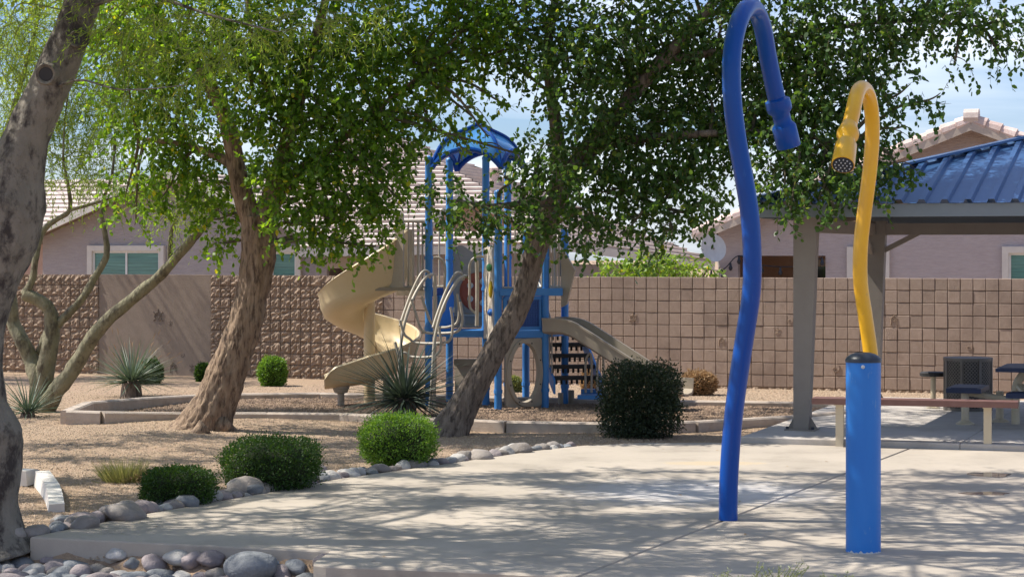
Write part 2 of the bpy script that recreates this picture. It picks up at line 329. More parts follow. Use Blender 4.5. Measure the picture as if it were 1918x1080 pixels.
# playground kerb and its wood-chip bed
kf = [(125,768),(190,770),(340,772),(500,772),(640,773),(800,781),(950,788),(1140,791),(1300,788),(1480,778)]
kb = [(1640,757),(1480,752),(1270,749),(1000,744),(760,738),(600,735),(400,737),(270,744),(165,752)]
kz = lambda x: .10+.12*max(0, min(1, (420-x)/260))
front = [gp(x, y, kz(x)) for x, y in kf]; back = [gp(x, y, kz(x)) for x, y in kb]
ring = front+[gp(1600,768,.1)]+back
tag(G().add([(p.x,p.y,.024) for p in ring], [tuple(range(len(ring)))]).build('wood_chip_bed', M['chips']), 'brown wood chip safety surface of the playground', kind='structure')
kerb = thing('playground_kerb', (front[4].x, front[4].y, 0), 'low pale concrete kerb curving round the wood chip playground', 'kerb')
cl = ring+[ring[0]]; n = len(ring)
for i in range(n):                                     # cast lengths of kerb with a joint between
    a, b = cl[i], cl[i+1]; d = b-a; dn = V((d.x,d.y,0)).normalized(); sd = V((-dn.y,dn.x,0))*.085; gap = dn*.006
    a2, b2 = a+gap, b-gap; g = G(); z0 = -.25; bv = .02
    vs = []
    for q in (a2, b2):
        vs += [V((q.x,q.y,z0))-sd, V((q.x,q.y,q.z-bv))-sd, V((q.x,q.y,q.z))-sd*.75, V((q.x,q.y,q.z))+sd*.75, V((q.x,q.y,q.z-bv))+sd, V((q.x,q.y,z0))+sd]
    g.add(vs, [(k, k+1, 7+k, 6+k) for k in range(5)]+[(5,4,3,2,1,0),(6,7,8,9,10,11)]); g.build('kerb_length', M['kerb'], kerb)

# loose gravel and chips lying on the ground
def scatter(name, n, region, size, m, label, hz):
    P = []
    while len(P) < n:
        q = region()
        if q: P.append(q)
    P = np.array([(x, y, hz(x, y)) for x, y in P]); n = len(P)
    base = np.array([(1,0,0),(0,1,0),(-1,0,0),(0,-1,0),(0,0,.75),(0,0,-.4)], float); fc = np.array([(0,1,4),(1,2,4),(2,3,4),(3,0,4)])
    s = RNG.uniform(size[0], size[1], (n,1,1))*RNG.uniform(.6,1.4,(n,6,1)); a = RNG.uniform(0,6.28,n); c_, s_ = np.cos(a), np.sin(a)
    v = np.repeat(base[None], n, 0)*s; x = v[:,:,0]*c_[:,None]-v[:,:,1]*s_[:,None]*.65; y = v[:,:,0]*s_[:,None]+v[:,:,1]*c_[:,None]*.65
    v = np.stack([x, y, v[:,:,2]*.7], 2)+P[:,None,:]
    me = fast_mesh(name, v[:,fc,:].reshape(-1,3), 3); me.materials.append(m)
    o = bpy.data.objects.new(name, me); COL.objects.link(o); return tag(o, label, kind='stuff')
def inside(p, poly):
    x, y = p; r = False; n = len(poly)
    for i in range(n):
        a, b = poly[i], poly[i-1]
        if (a[1] > y) != (b[1] > y) and x < (b[0]-a[0])*(y-a[1])/(b[1]-a[1])+a[0]: r = not r
    return r
ringxy = [(p.x,p.y) for p in ring]
def reg_gravel():
    y = R(16.2, 28.5) if random.random() < .8 else R(28.5, 36); x = R(-.255*y, .12*y)
    return None if inside((x,y), PAD) or inside((x,y), ringxy) else (x, y)
scatter('loose_gravel', 62000, reg_gravel, (.009,.021), M['pebble'], 'loose tan gravel spread over the planting bed', ground_h)
def reg_back():
    y = R(30, 35.5); x = R(0, .26*y)
    return None if inside((x,y), ringxy) or inside((x,y), [tuple(SL(a,b)[:2]) for a,b in ((0,0),(8.5,0),(8.5,7.4),(0,7.4))]) else (x, y)
scatter('loose_gravel', 16000, reg_back, (.012,.026), M['pebble'], 'loose pale gravel strip along the block wall', ground_h)
def reg_chip():
    y = R(27, 34); x = R(-.24*y, .2*y); return (x, y) if inside((x,y), ringxy) else None
scatter('loose_chips', 26000, reg_chip, (.012,.032), M['chipbit'], 'scattered wood chips round the play structure', lambda x, y: .026)

def reg_litter():
    y = R(15.2, 27); x = R(-.25*y, .25*y); return (x, y) if random.random() < (.05 if inside((x,y), PAD) else .7) else None
lit = np.array([reg for reg in (reg_litter() for _ in range(1500)) if reg]); lit = np.array([(x, y, (.006 if inside((x,y), PAD) else ground_h(x,y)+.012)) for x, y in lit]); nl = len(lit)
la = RNG.uniform(0,6.28,nl); lL = RNG.uniform(.012,.035,nl)[:,None]; ld = np.stack([np.cos(la),np.sin(la),np.zeros(nl)],1)*lL; ls = np.stack([-np.sin(la),np.cos(la),np.full(nl,.35)],1)*lL*.35
lo = bpy.data.objects.new('leaf_litter', fast_mesh('leaf_litter', np.stack([lit-ld,lit+ls,lit+ld,lit-ls*np.array([1,1,0])],1).reshape(-1,3), 4)); COL.objects.link(lo); lo.data.materials.append(M['dead']); tag(lo, 'dry fallen leaves scattered over pad and gravel', kind='stuff')

# ------------------------------------------------------------------ block wall (three surfaces, four lengths)
WP = .203; W0 = V((0, 36.3, 0)); WTOP = 1.862
def ws(x): u = (x-CX)/F; return 36.3*u/(math.cos(TH)+u*math.sin(TH))
def WQ(s, z, out=0.0): return W0+E1*s-E2*out+EZ*z
def block_mesh(split, seed):
    rs = random.Random(seed); h = WP/2-.005; g = G(); n = 5 if split else 1
    if split:
        vs = []; 
        for j in range(n+1):
            for i in range(n+1):
                e = i in (0,n) or j in (0,n); d = .016+rs.uniform(-.004,.022) if e else .03+rs.uniform(-.022,.03)
                vs.append((-h+2*h*i/n, -d, -h+2*h*j/n))
        fs = [(j*(n+1)+i, j*(n+1)+i+1, (j+1)*(n+1)+i+1, (j+1)*(n+1)+i) for j in range(n) for i in range(n)]
        rim = [i for i in range(n+1)]+[j*(n+1)+n for j in range(1,n+1)]+[n*(n+1)+i for i in range(n-1,-1,-1)]+[j*(n+1) for j in range(n-1,0,-1)]
        o = len(vs); vs += [(vs[k][0], .03, vs[k][2]) for k in rim]; m = len(rim)
        fs += [(rim[(k+1)%m], rim[k], o+k, o+(k+1)%m) for k in range(m)]
        g.add(vs, fs)
    else:
        b = .005+rs.uniform(0,.003); t = rs.uniform(-.002,.002)
        q = [(-h,-h),(h,-h),(h,h),(-h,h)]
        vs = [(x,.03,z) for x,z in q]+[(x+rs.uniform(-.001,.001),-.012,z) for x,z in q]+[(x-math.copysign(b,x),-.018+t,z-math.copysign(b,z)) for x,z in q]
        g.add(vs, [(8,9,10,11)]+[(k*4+i, k*4+(i+1)%4, (k+1)*4+(i+1)%4, (k+1)*4+i) for k in (0,1) for i in range(4)])
    return g.mesh('block')
BM = {True: [block_mesh(True, i) for i in range(7)], False: [block_mesh(False, i) for i in range(6)]}
for k in BM:
    for me in BM[k]: me.materials.append(M['split' if k else 'block'])
def wall_length(s0, s1, split, label, name='block_wall', limit=300):
    root = thing(name, WQ((s0+s1)/2, 0), label, 'wall', 'lengths of the boundary wall')
    g = G().gbox(WQ((s0+s1)/2, (WTOP-.012)/2-.2, -.10), (s1-s0)/2, .095, (WTOP-.012)/2+.2); g.build('mortar_core', M['joint'], root)
    cols = int(round((s1-s0)/WP)); rows = 10; cells = []
    for i in range(cols):
        for j in range(rows): cells.append((s1-WP*(i+.5), WTOP-WP*(j+.5), j))
    rest = G(); w = wloc(root); n = 0
    for (s, z, j) in cells:
        sp = split or (j >= rows-1)
        me = random.choice(BM[sp]); p = WQ(s, z, 0)
        vis = s < ws(1945)
        if n < limit and vis:
            o = bpy.data.objects.new('block', me); COL.objects.link(o); o.parent = root; o.location = p-w; o.rotation_euler = (0,0,-TH)
            o.location += E2*R(-.0025,.0025); n += 1
            if split: o.scale = (1,1,1)
        else:
            rest.add([p+E1*v.co.x+E2*v.co.y+EZ*v.co.z for v in me.vertices], [tuple(q.vertices) for q in me.polygons])
    if rest.v: tag(rest.build('more_blocks', M['block'] if not split else M['split'], root), kind='stuff')
    return root
sA, sB, sC = ws(186), ws(396), ws(722)
wall_length(sA-11*WP-6*WP, sA, True, 'rough split-face brown block wall behind the leaning green-barked tree')
wall_length(sB, sB+round((sC-sB)/WP)*WP, True, 'rough split-face brown block wall between stucco panel and spiral slide')
sC = sB+round((sC-sB)/WP)*WP
wall_length(sC, sC+64*WP, False, 'long smooth brown scored block wall behind slide, pipes and shelter')
pn = thing('stucco_wall_panel', WQ((sA+sB)/2, 0), 'plain tan stucco wall panel with small carved reliefs, streaked by shade', 'wall', 'lengths of the boundary wall')
G().gbox(WQ((sA+sB)/2, WTOP/2-.2, -.085), (sB-sA)/2-.004, .10, WTOP/2+.2).build('panel', M['stucco_panel'], pn)
def glyph(x, y, kind, r, parent, out):
    s = ws(x); c0 = WQ(s, 0, out); z = H-(y-YH)/F*c0.y; g = G(); P = lambda a, b: WQ(s+a*r, z+b*r, out); t = r*.13
    def ln(pts): g.tube([P(*p) for p in pts], t, 5)
    circ = lambda q, cx=0, cy=0: [(cx+q*math.cos(a), cy+q*math.sin(a)) for a in [2*math.pi*i/12 for i in range(13)]]
    if kind == 0:
        ln(circ(.6)); ln(circ(.3)); [ln([(.6*a,.6*b),(1.05*a,1.0*b)]) for a,b in ((.8,.7),(-.8,.7),(.8,-.7),(-.8,-.7),(0,1.1))]
    elif kind == 1: ln([(.1*i*math.cos(i*.7),.1*i*math.sin(i*.7)) for i in range(11)])
    elif kind == 2: ln([(-.6,-.8),(-.5,.5),(0,.9),(.5,.5),(.6,-.8)]); ln(circ(.25,0,.2))
    else: ln([(0,-.9),(0,.8)]); ln([(-.6,.5),(0,.15),(.6,.5)]); ln([(-.6,-.6),(0,-.2),(.6,-.6)])
    g.build('carved_relief', M['carve'] if parent is pn else M['split'], parent)
for a in ((297,592,0,.12),(320,605,3,.06),(342,665,1,.05),(325,688,2,.10),(360,688,3,.08),(376,680,3,.07)): glyph(*a, pn, .012)
wallc = [o for o in bpy.data.objects if o.name.startswith('block_wall')][-1]
for a in ((1480,600,1,.06),(1457,620,3,.07),(1352,640,2,.08),(1675,600,2,.09),(1565,690,1,.08),(1186,595,0,.08),(1815,650,1,.06)): glyph(*a, wallc, .017)

# ------------------------------------------------------------------ houses behind the wall
def tiled_face(A, B, C, D, n, parent, m, name='tile_course', lift=.07):
    A, B, C, D = map(V, (A, B, C, D)); nn = (B-A).cross(D-A)
    if nn.length < 1e-6: nn = (C-A).cross(D-A)
    nn.normalize()
    if nn.z < 0: nn = -nn
    for i in range(n):
        t0, t1 = i/n, (i+1)/n; a, b = A.lerp(D, t0), B.lerp(C, t0); d, c = A.lerp(D, t1), B.lerp(C, t1)
        if (a-b).length < .05 : continue
        k = max(1, int((a-b).length/.33)); off = random.random(); g = G()
        lo0, lo1 = a+nn*lift, b+nn*lift; hi0, hi1 = d+nn*.02, c+nn*.02
        g.add([a, b, lo1, lo0, hi1, hi0], [(0,1,2,3),(3,2,4,5)]); g.build(name, m, parent)
def house_wall(g, P, a0, a1, z0, z1, th=.2): 
    c = P((a0+a1)/2, th/2, (z0+z1)/2); g.gbox(c, abs(a1-a0)/2, th/2, (z1-z0)/2)
def window(P, a0, a1, z0, z1, parent, split=True, trimw=.12, glassm='blind'):
    w = G(); 
    for (x0,x1,y0,y1) in ((a0-trimw,a1+trimw,z1,z1+trimw),(a0-trimw,a0,z0,z1),(a1,a1+trimw,z0,z1)):
        w.gbox(P((x0+x1)/2,-.04,(y0+y1)/2), (x1-x0)/2, .05, (y1-y0)/2)
    win = w.build('window_surround', M['trim'], parent)
    f = G(); fw = .045
    bars = [(a0,a1,z1-fw,z1),(a0,a0+fw,z0,z1-fw),(a1-fw,a1,z0,z1-fw)]+([((a0+a1)/2-fw/2,(a0+a1)/2+fw/2,z0,z1-fw)] if split else [])
    for (x0,x1,y0,y1) in bars: f.gbox(P((x0+x1)/2,-.012,(y0+y1)/2), (x1-x0)/2, .02, (y1-y0)/2)
    f.build('window_frame', M['white'], win)
    halves = ((a0,(a0+a1)/2),((a0+a1)/2,a1)) if split else ((a0,a1),)
    for i, (x0,x1) in enumerate(halves): G().gbox(P((x0+x1)/2,-.002,(z0+z1)/2-.02), (x1-x0)/2-fw*.6, .006, (z1-z0)/2-.02).build('pane', M[glassm], win)
def hframe(x, Y):
    o = ax(x, Y)
    return o, (lambda a, b, z: o+E1*a+E2*b+EZ*z)
# left house: grey gable end
o0, P = hframe(80, 47)
h1 = thing('house', o0, 'grey stucco gabled house with green-shaded window, left behind the wall', 'house')
g = G(); Lh = 6.8; ez = 2.62; pk = 3.95
g.add([P(0,0,-.3),P(Lh,0,-.3),P(Lh,0,ez),P(Lh/2,0,pk),P(0,0,ez),P(0,8,-.3),P(Lh,8,-.3),P(Lh,8,ez),P(Lh/2,8,pk),P(0,8,ez)], [(0,1,2,3,4),(9,8,7,6,5),(0,5,6,1),(1,6,7,2),(0,4,9,5)])
g.build('wall', M['house_grey'], h1)
rf = G(); rf.plate([P(-.45,-.4,ez-.12),P(Lh/2,-.4,pk+.05),P(Lh/2,8.3,pk+.05),P(-.45,8.3,ez-.12)], .10); rf.plate([P(Lh+.45,-.4,ez-.12),P(Lh/2,-.4,pk+.05),P(Lh/2,8.3,pk+.05),P(Lh+.45,8.3,ez-.12)], .10)
rfo = rf.build('roof', M['soffit'], h1)
tiled_face(P(-.5,-.42,ez-.07), P(-.5,8.3,ez-.07), P(Lh/2,8.3,pk+.1), P(Lh/2,-.42,pk+.1), 13, rfo, M['tile'])
tiled_face(P(Lh+.5,-.42,ez-.07), P(Lh+.5,8.3,ez-.07), P(Lh/2,8.3,pk+.1), P(Lh/2,-.42,pk+.1), 13, rfo, M['tile'])
fa = G(); fa.bar(P(-.45,-.46,ez-.12), P(Lh/2,-.46,pk+.05), .05, .19); fa.bar(P(Lh+.45,-.46,ez-.12), P(Lh/2,-.46,pk+.05), .05, .19); fa.build('bargeboard', M['trim'], h1)
window(P, 1.32, 3.02, 1.2, 2.30, h1); window(P, 5.75, 6.35, 1.0, 2.28, h1, False)
# roof and wall glimpsed at far left
o0, P = hframe(-120, 55)
h0 = thing('house', o0, 'pinkish house with pale tiled roof at the far left edge behind', 'house')
g = G(); house_wall(g, P, 0, 4.2, -.3, 2.6); g.gbox(P(2.1,4,1.15), 2.1, 3.7, 1.45); g.build('wall', M['house_tan'], h0)
rfo = G().plate([P(-.4,-.5,2.6),P(4.5,-.5,2.6),P(4.5,4,4.2),P(-.4,4,4.2)], .1).build('roof', M['soffit'], h0)
tiled_face(P(-.4,-.55,2.68), P(4.5,-.55,2.68), P(4.5,4,4.28), P(-.4,4,4.28), 13, rfo, M['tile'])
# middle house: broad tiled hip roof behind the play structure
pE0, pE1, pE2 = at(560,468,43.8), at(1078,459,43.0), at(1338,493,44); pR0, pR1 = at(640,252,51), at(745,258,51)
h2 = thing('house', (pE1.x, pE1.y, 0), 'house with broad pale tiled hip roof behind the play structure', 'house')
g = G(); q0, q1, q2 = pE0+V((.3,.6,0)), pE1+V((-.3,.6,0)), pE2+V((-.5,.6,0))
def wl(a, b, z0, z1, g): g.bar(V((a.x,a.y,(z0+z1)/2)), V((b.x,b.y,(z0+z1)/2)), .2, z1-z0)
wl(q0.lerp(q1,.30), q1, -.3, 2.5, g); wl(q1, q2, -.3, 2.02, g); wl(q0, q0.lerp(q1,.05), -.3, 2.5, g); g.build('wall', M['house_grey'], h2)
g = G(); wl(q0+V((.2,1.6,0)), q0.lerp(q1,.32)+V((0,1.6,0)), -.3, 2.5, g); g.build('patio_wall', M['house_tan'], h2)
G().bar(q0.lerp(q1,.05)+V((0,0,-.25)), q0.lerp(q1,.30)+V((0,0,-.25)), .2, .30).build('patio_beam', M['trim_tan'], h2)
G().gbox(q0.lerp(q1,.12)+V((.3,1.45,-1.15)), .5, .03, .78).build('patio_door', M['house_tan'], h2)
rfo = G().add([pE0, pE1, pR1, pR0, pE2], [(0,1,2,3),(1,4,2)]).build('roof', M['soffit'], h2)
tiled_face(pE0, pE1, pR1, pR0, 26, rfo, M['tile'], lift=.09); tiled_face(pE1, pE2, pR1, pR1, 26, rfo, M['tile'], lift=.09)
tiled_face(pE2, pE2+V((-1,10,0)), pR1, pR1, 10, rfo, M['tile']); tiled_face(pE0+V((1.0,8,0)), pE0, pR0, pR0, 10, rfo, M['tile'])
fa = G(); fa.bar(pE0-EZ*.06, pE1-EZ*.06, .06, .17); fa.bar(pE1-EZ*.06, pE2-EZ*.06, .06, .17); fa.build('fascia', M['trim'], h2)
G().lathe(at(925,345,47.5), [(.13,-.3),(.13,.25),(.19,.25),(.19,.36),(.05,.40)], 12).build('roof_vent', M['tile_pink'], h2)
# small porch gable of the middle house
gA, gB, gC = at(800,432,42.4), at(1010,432,42.0), at(862,372,42.3)
gt = G(); gt.plate([gA, gB, gC], .12); gt.build('porch_gable', M['house_tan'], h2)
gt = G(); gt.bar(gA+V((0,-.15,0)), gC+V((0,-.15,.05)), .3, .12); gt.bar(gB+V((0,-.15,0)), gC+V((0,-.15,.05)), .3, .12); gt.build('porch_rake', M['trim'], h2)
# right house: one wide gable with barrel tiles up the rake
o0, P = hframe(1310, 45)
h3 = thing('house', o0, 'lilac-grey stucco house with wide gable and barrel-tiled rake, right', 'house')
ez, pk, hw = 2.62, 4.92, 5.85; ra = lambda a: ez+(pk-ez)*(1-abs(a-hw)/hw)
g = G(); w0 = .42; a1, a2, zo = .85, 2.75, 2.20
def gable_piece(x0, x1, zb):
    xs_ = [x0]+([hw] if x0 < hw < x1 else [])+[x1]
    top = [(x, ra(x)-.08) for x in xs_]; pts = [(x0,zb),(x1,zb)]+top[::-1]
    vs = [P(x,0,z) for x,z in pts]+[P(x,.2,z) for x,z in pts]; n = len(pts)
    g.add(vs, [tuple(range(n)), tuple(range(2*n-1,n-1,-1))]+[(i, n+i, n+(i+1)%n, (i+1)%n) for i in range(n)])
gable_piece(w0, a1, -.3); gable_piece(a1, a2, zo); gable_piece(a2, 2*hw-w0, -.3); g.build('wall', M['house_pink'], h3)
g = G(); g.gbox(P(1.8,2.6,1.1), 1.6, .1, 1.4); g.gbox(P(.5,1.4,1.0), .08, 1.2, 1.3); g.gbox(P(3.2,1.4,1.0), .08, 1.2, 1.3); g.build('patio_wall', M['house_tan'], h3)
G().gbox(P(1.8,1.4,2.5), 1.5, 1.2, .05).build('patio_ceiling', M['trim_tan'], h3)
dr = G(); dr.gbox(P(2.35,2.47,1.05), .55, .03, 1.05); d_ = dr.build('patio_door', M['trim'], h3)
for k in (-1,1): G().gbox(P(2.35+k*.26,2.43,1.0), .22, .012, .95).build('pane', M['glass'], d_)
window(P, 3.35, 3.98, 1.1, 2.26, h3, False, .13); window(P, 6.55, 7.4, 1.1, 2.26, h3, False, .13)
rf = G(); rf.plate([P(0,-.45,ez),P(hw,-.45,pk),P(hw,9,pk),P(0,9,ez)], .12); rf.plate([P(2*hw,-.45,ez),P(hw,-.45,pk),P(hw,9,pk),P(2*hw,9,ez)], .12); rfo = rf.build('roof', M['soffit'], h3)
tiled_face(P(-.06,-.4,ez+.06), P(-.06,9,ez+.06), P(hw,9,pk+.08), P(hw,-.4,pk+.08), 16, rfo, M['tile_pink']); tiled_face(P(2*hw,-.4,ez+.06), P(2*hw,9,ez+.06), P(hw,9,pk+.08), P(hw,-.4,pk+.08), 16, rfo, M['tile_pink'])
fa = G(); fa.bar(P(-.02,-.5,ez-.05), P(hw,-.5,pk-.05), .05, .2); fa.bar(P(2*hw,-.5,ez-.05), P(hw,-.5,pk-.05), .05, .2); fa.build('bargeboard', M['trim_tan'], h3)
for sgn in (0, 1):
    nT = 20
    for i in range(nT):
        f0, f1 = i/nT, (i+1.12)/nT; a_, b_ = (f0*hw, f1*hw) if sgn == 0 else (2*hw-f0*hw, 2*hw-f1*hw)
        G().tube([P(a_,-.40,ra(a_)+.06), P(b_,-.40,ez+(pk-ez)*f1+.05)], [.155,.125], 10).build('rake_tile', M['tile_pink'], rfo, smooth=False)
G().tube([P(hw-.15,-.4,pk+.12), P(hw+.15,-.4,pk+.12)], .17, 10).build('ridge_cap', M['tile'], rfo)
d = thing('satellite_dish', at(1347,500,43.5), 'round grey satellite dish under the eave of the lilac house', 'satellite dish')
c = at(1336,464,43.5); axd = V((.45,-1,.25)).normalized()
smooth_by_angle(G().lathe(c, [(0.005,-.06),(.18,-.04),(.30,0),(.30,.012),(.17,-.026),(.005,-.045)], 24, axd).build('reflector', M['dish'], d), 50)
G().tube([c, c+V((.1,.3,-.1)), at(1347,500,43.6), at(1347,520,43.6)], .02, 6).build('mast', M['steel'], d)
sl = thing('string_lights', P(.4,-.2,2.0), 'dark cable of hanging bulbs strung across the patio opening', 'string lights')
cab = crom([P(.1,-.15,1.92), P(.55,-.15,1.90), P(.9,-.1,2.2), P(1.4,-.1,2.0), P(2.2,-.1,1.98), P(2.7,-.1,2.17)], 6); G().tube(cab, .012, 5).build('cable', M['black'], sl)
for i in range(3, len(cab), 3): G().lathe(cab[i]-EZ*.15, [(.006,.14),(.02,.13),(.03,.06),(.045,.03),(.03,-.02),(.004,-.035)], 8).build('bulb', M['black'], sl)

# ------------------------------------------------------------------ picnic shelter
PA = ax(1502, 26.0); 
def SH(a, b, z): return PA+E1*a+E2*b+EZ*z
sh = thing('picnic_shelter', (PA.x, PA.y, .07), 'picnic shelter with ribbed blue metal roof on tapered grey-brown posts', 'shelter')
def post(a, b, front):
    g = G(); z0, z1 = .07, 2.74; w0, w1 = .095, .15
    vs = []
    for z, w in ((z0,w0),(z1,w1)): vs += [SH(a-.09,b-.09,z), SH(a-.09+2*w,b-.09,z), SH(a-.09+2*w,b+.09,z), SH(a-.09,b+.09,z)]
    g.add(vs, [(3,2,1,0),(4,5,6,7),(0,1,5,4),(1,2,6,5),(2,3,7,6),(3,0,4,7)]); p = g.build('post', M['steel'], sh)
    G().gbox(SH(a,b,.078), .19, .16, .008).build('base_plate', M['steel'], p)
    G().plate([SH(a-.18,b,.088), SH(a-.088,b,.088), SH(a-.088,b,.25)], .012).build('gusset', M['steel'], p); G().plate([SH(a+.20,b,.088), SH(a+.103,b,.088), SH(a+.103,b,.25)], .012).build('gusset', M['steel'], p)
    for k in (-1,1): G().lathe(SH(a+k*.16,b-.12,.086), [(.02,0),(.02,.03),(.012,.035)], 6).build('anchor_bolt', M['black'], p)
Bd, Ad = 4.9, 6.0
for (a, b) in ((0,0),(0,Bd),(Ad,0),(Ad,Bd)): post(a, b, b == 0)
OV = .55; ze = 2.86; zr = 3.72
C_ = [(-OV,-OV),(Ad+OV,-OV),(Ad+OV,Bd+OV),(-OV,Bd+OV)]; mid = Bd/2; r0a, r1a = -OV+(Bd/2+OV), Ad+OV-(Bd/2+OV)
for i, (p, q) in enumerate(zip(C_, C_[1:]+C_[:1])):
    G().bar(SH(*p,ze-.07), SH(*q,ze-.07), .06, .155).build('fascia_beam', M['fascia'], sh)
g = G(); inn = .09
for (p, q) in (((Ad,0),(Ad,Bd)),((Ad,Bd),(0,Bd)),((0,Bd),(0,0))): G().bar(SH(*p,2.62), SH(*q,2.62), .14, .17).build('tie_beam', M['steel'], sh)
for (a, b, sa, sb) in ((0,0,0,1),(0,Bd,1,0),(0,Bd,0,-1)):
    G().bar(SH(a+sa*.12,b+sb*.12,2.28), SH(a+sa*.75,b+sb*.75,2.60), .07, .07).build('knee_brace', M['steel'], sh)
for (a, b, ra_) in ((-OV,-OV,r0a),(-OV,Bd+OV,r0a),(Ad+OV,-OV,r1a),(Ad+OV,Bd+OV,r1a)):
    G().bar(SH(a,b,ze-.10), SH(ra_,mid,zr-.14), .10, .16).build('hip_rafter', M['steel'], sh)
def roof_side(A, B, C, D, n):                          # eave A-B, ridge D-C; ribbed sheets, clipped to the hip lines
    A, B, C, D = map(V, (A, B, C, D)); ed = (B-A); Lw = ed.length; ed.normalize(); up = (D-A)-ed*(D-A).dot(ed); Hs = up.length; up.normalize(); nn = ed.cross(up).normalized()
    if nn.z < 0: nn = -nn
    l0 = (D-A).dot(ed); l1 = (C-A).dot(ed)
    def topv(x): return Hs*min(1, x/max(l0,1e-6) if l0 > 1e-6 else 1, (Lw-x)/max(Lw-l1,1e-6))
    pw = Lw/n
    for i in range(n):
        x0 = i*pw; prof = [(0,.0),(.60,.0),(.68,.045),(.92,.045),(1.0,.0)]; g = G(); vs = []
        for t, h in prof:
            x = x0+t*pw; vs += [A+ed*x+nn*(.03+h)-up*.06, A+ed*x+nn*(.03+h)+up*max(0, topv(x))]
        g.add(vs, [(2*k, 2*k+2, 2*k+3, 2*k+1) for k in range(len(prof)-1)])
        g.build('roof_panel', M['roofmetal'], sh)
cs = [SH(*p,ze) for p in C_]; R0, R1 = SH(r0a,mid,zr), SH(r1a,mid,zr)
roof_side(cs[0], cs[1], R1, R0, 26); roof_side(cs[1], cs[2], R1, R1, 20); roof_side(cs[2], cs[3], R0, R1, 26); roof_side(cs[3], cs[0], R0, R0, 20)
for (p, q) in ((cs[0],R0),(cs[1],R1),(cs[2],R1),(cs[3],R0),(R0,R1)): G().bar(p+EZ*.085, q+EZ*.085, .20, .03).build('ridge_cap', M['roofmetal'], sh)

# ------------------------------------------------------------------ spray pipes and bollard
b0 = gp(1364, 973)
bp_ = thing('spray_pipe', b0, 'tall wavy dark blue spray pipe hooking over at the top', 'spray pipe')
kb_ = [(1364,973,0),(1365,900,0),(1371,810,0),(1380,730,0),(1395,630,0),(1407,550,0),(1409,480,0),(1404,400,0),(1392,325,0),(1379,250,0),(1371,175,0),(1371,105,.02),(1381,50,.12),(1397,18,.35),(1414,18,.6),(1428,50,.8),(1438,105,.95),(1448,155,1.02),(1458,200,1.06)]
pts = crom([at(x, y, b0.y+d) for x, y, d in kb_], 5); pts[0] = b0
smooth_by_angle(G().tube(pts, .081, 24).build('pipe', M['bluegel'], bp_), 60)
e0, e1 = at(1456,188,b0.y+1.05), at(1478,276,b0.y+1.12); axn = (e1-e0).normalized(); ln = (e1-e0).length
smooth_by_angle(G().lathe(e0, [(.082,-.02),(.115,.0),(.118,.06),(.112,.10),(.083,.13),(.081,.21),(.104,.235),(.112,.25),(.112,ln-.01),(.106,ln),(.09,ln+.002)], 24, axn).build('nozzle', M['bluegel'], bp_), 45)
c0 = gp(1617, 1032)
bo = thing('bollard', c0, 'thick bright blue bollard with black domed cap on the splash pad', 'bollard')
rb = .133; hb = 1.455
smooth_by_angle(G().lathe(c0, [(rb,0),(rb,hb)], 40).build('post', M['bluepad'], bo), 50)
smooth_by_angle(G().lathe(c0, [(rb+.004,hb-.005),(rb+.004,hb+.018),(rb*.93,hb+.035),(rb*.72,hb+.055),(rb*.4,hb+.068),(.01,hb+.072)], 40).build('cap', M['black'], bo), 50)
G().lathe(c0+V((-.025,-rb-.001,hb-.035)), [(.014,-.004),(.014,.004),(.008,.008)], 10, V((0,-1,0))).build('activator_button', M['lime'], bo)
n_ = 150; g = G(); vs = []                              # chalky lime crust round the foot
for k in range(n_+1):
    t = math.pi*(1.12+.76*k/n_); hgt = .006+.030*max(0, noise((k*.08,2,0))+.1)+.008*noise((k*.37,5,0)); vs += [c0+V(((rb+.002)*math.cos(t),(rb+.002)*math.sin(t),.0)), c0+V(((rb+.002)*math.cos(t),(rb+.002)*math.sin(t),hgt))]
g.add(vs, [(2*k,2*k+2,2*k+3,2*k+1) for k in range(n_)]).build('lime_crust', M['lime'], bo)
yb = gp(1628, 1013)
yp = thing('spray_pipe', V((yb.x, yb.y, 0)), 'wavy yellow spray pipe rising behind the blue bollard, shower head bent forward', 'spray pipe')
Yy = yb.y
ky = [(1628,1013,0),(1629,900,0),(1632,780,0),(1632,680,0),(1622,600,0),(1612,530,0),(1612,460,0),(1620,390,0),(1629,320,0),(1634,255,0),(1632,205,-.03),(1624,173,-.16),(1613,165,-.32),(1604,180,-.48),(1597,212,-.62),(1589,243,-.72)]
pts = crom([at(x, y, Yy+d) for x, y, d in ky], 5)
smooth_by_angle(G().tube(pts, .0585, 22).build('pipe', M['yellow'], yp), 60)
e0, e1 = at(1590,238,Yy-.71), at(1579,309,Yy-.98); axn = (e1-e0).normalized(); ln = (e1-e0).length
smooth_by_angle(G().lathe(e0, [(.058,-.03),(.074,.03),(.086,.07),(.084,.10),(.062,.135),(.062,.16),(.082,.20),(.087,ln-.02),(.086,ln)], 24, axn).build('shower_head', M['yellow'], yp), 50)
fp = G().lathe(e0, [(.080,ln-.004),(.080,ln+.004)], 24, axn).build('spray_plate', M['black'], yp)
X_ = axn.orthogonal().normalized(); B_ = axn.cross(X_)
for r_, k_ in ((.0,1),(.03,6),(.058,12)):
    for k in range(k_):
        t = 2*math.pi*k/k_; G().lathe(e1+(X_*math.cos(t)+B_*math.sin(t))*r_+axn*.004, [(.006,0),(.006,.006),(.003,.008)], 6, axn).build('jet', M['dish'], fp)

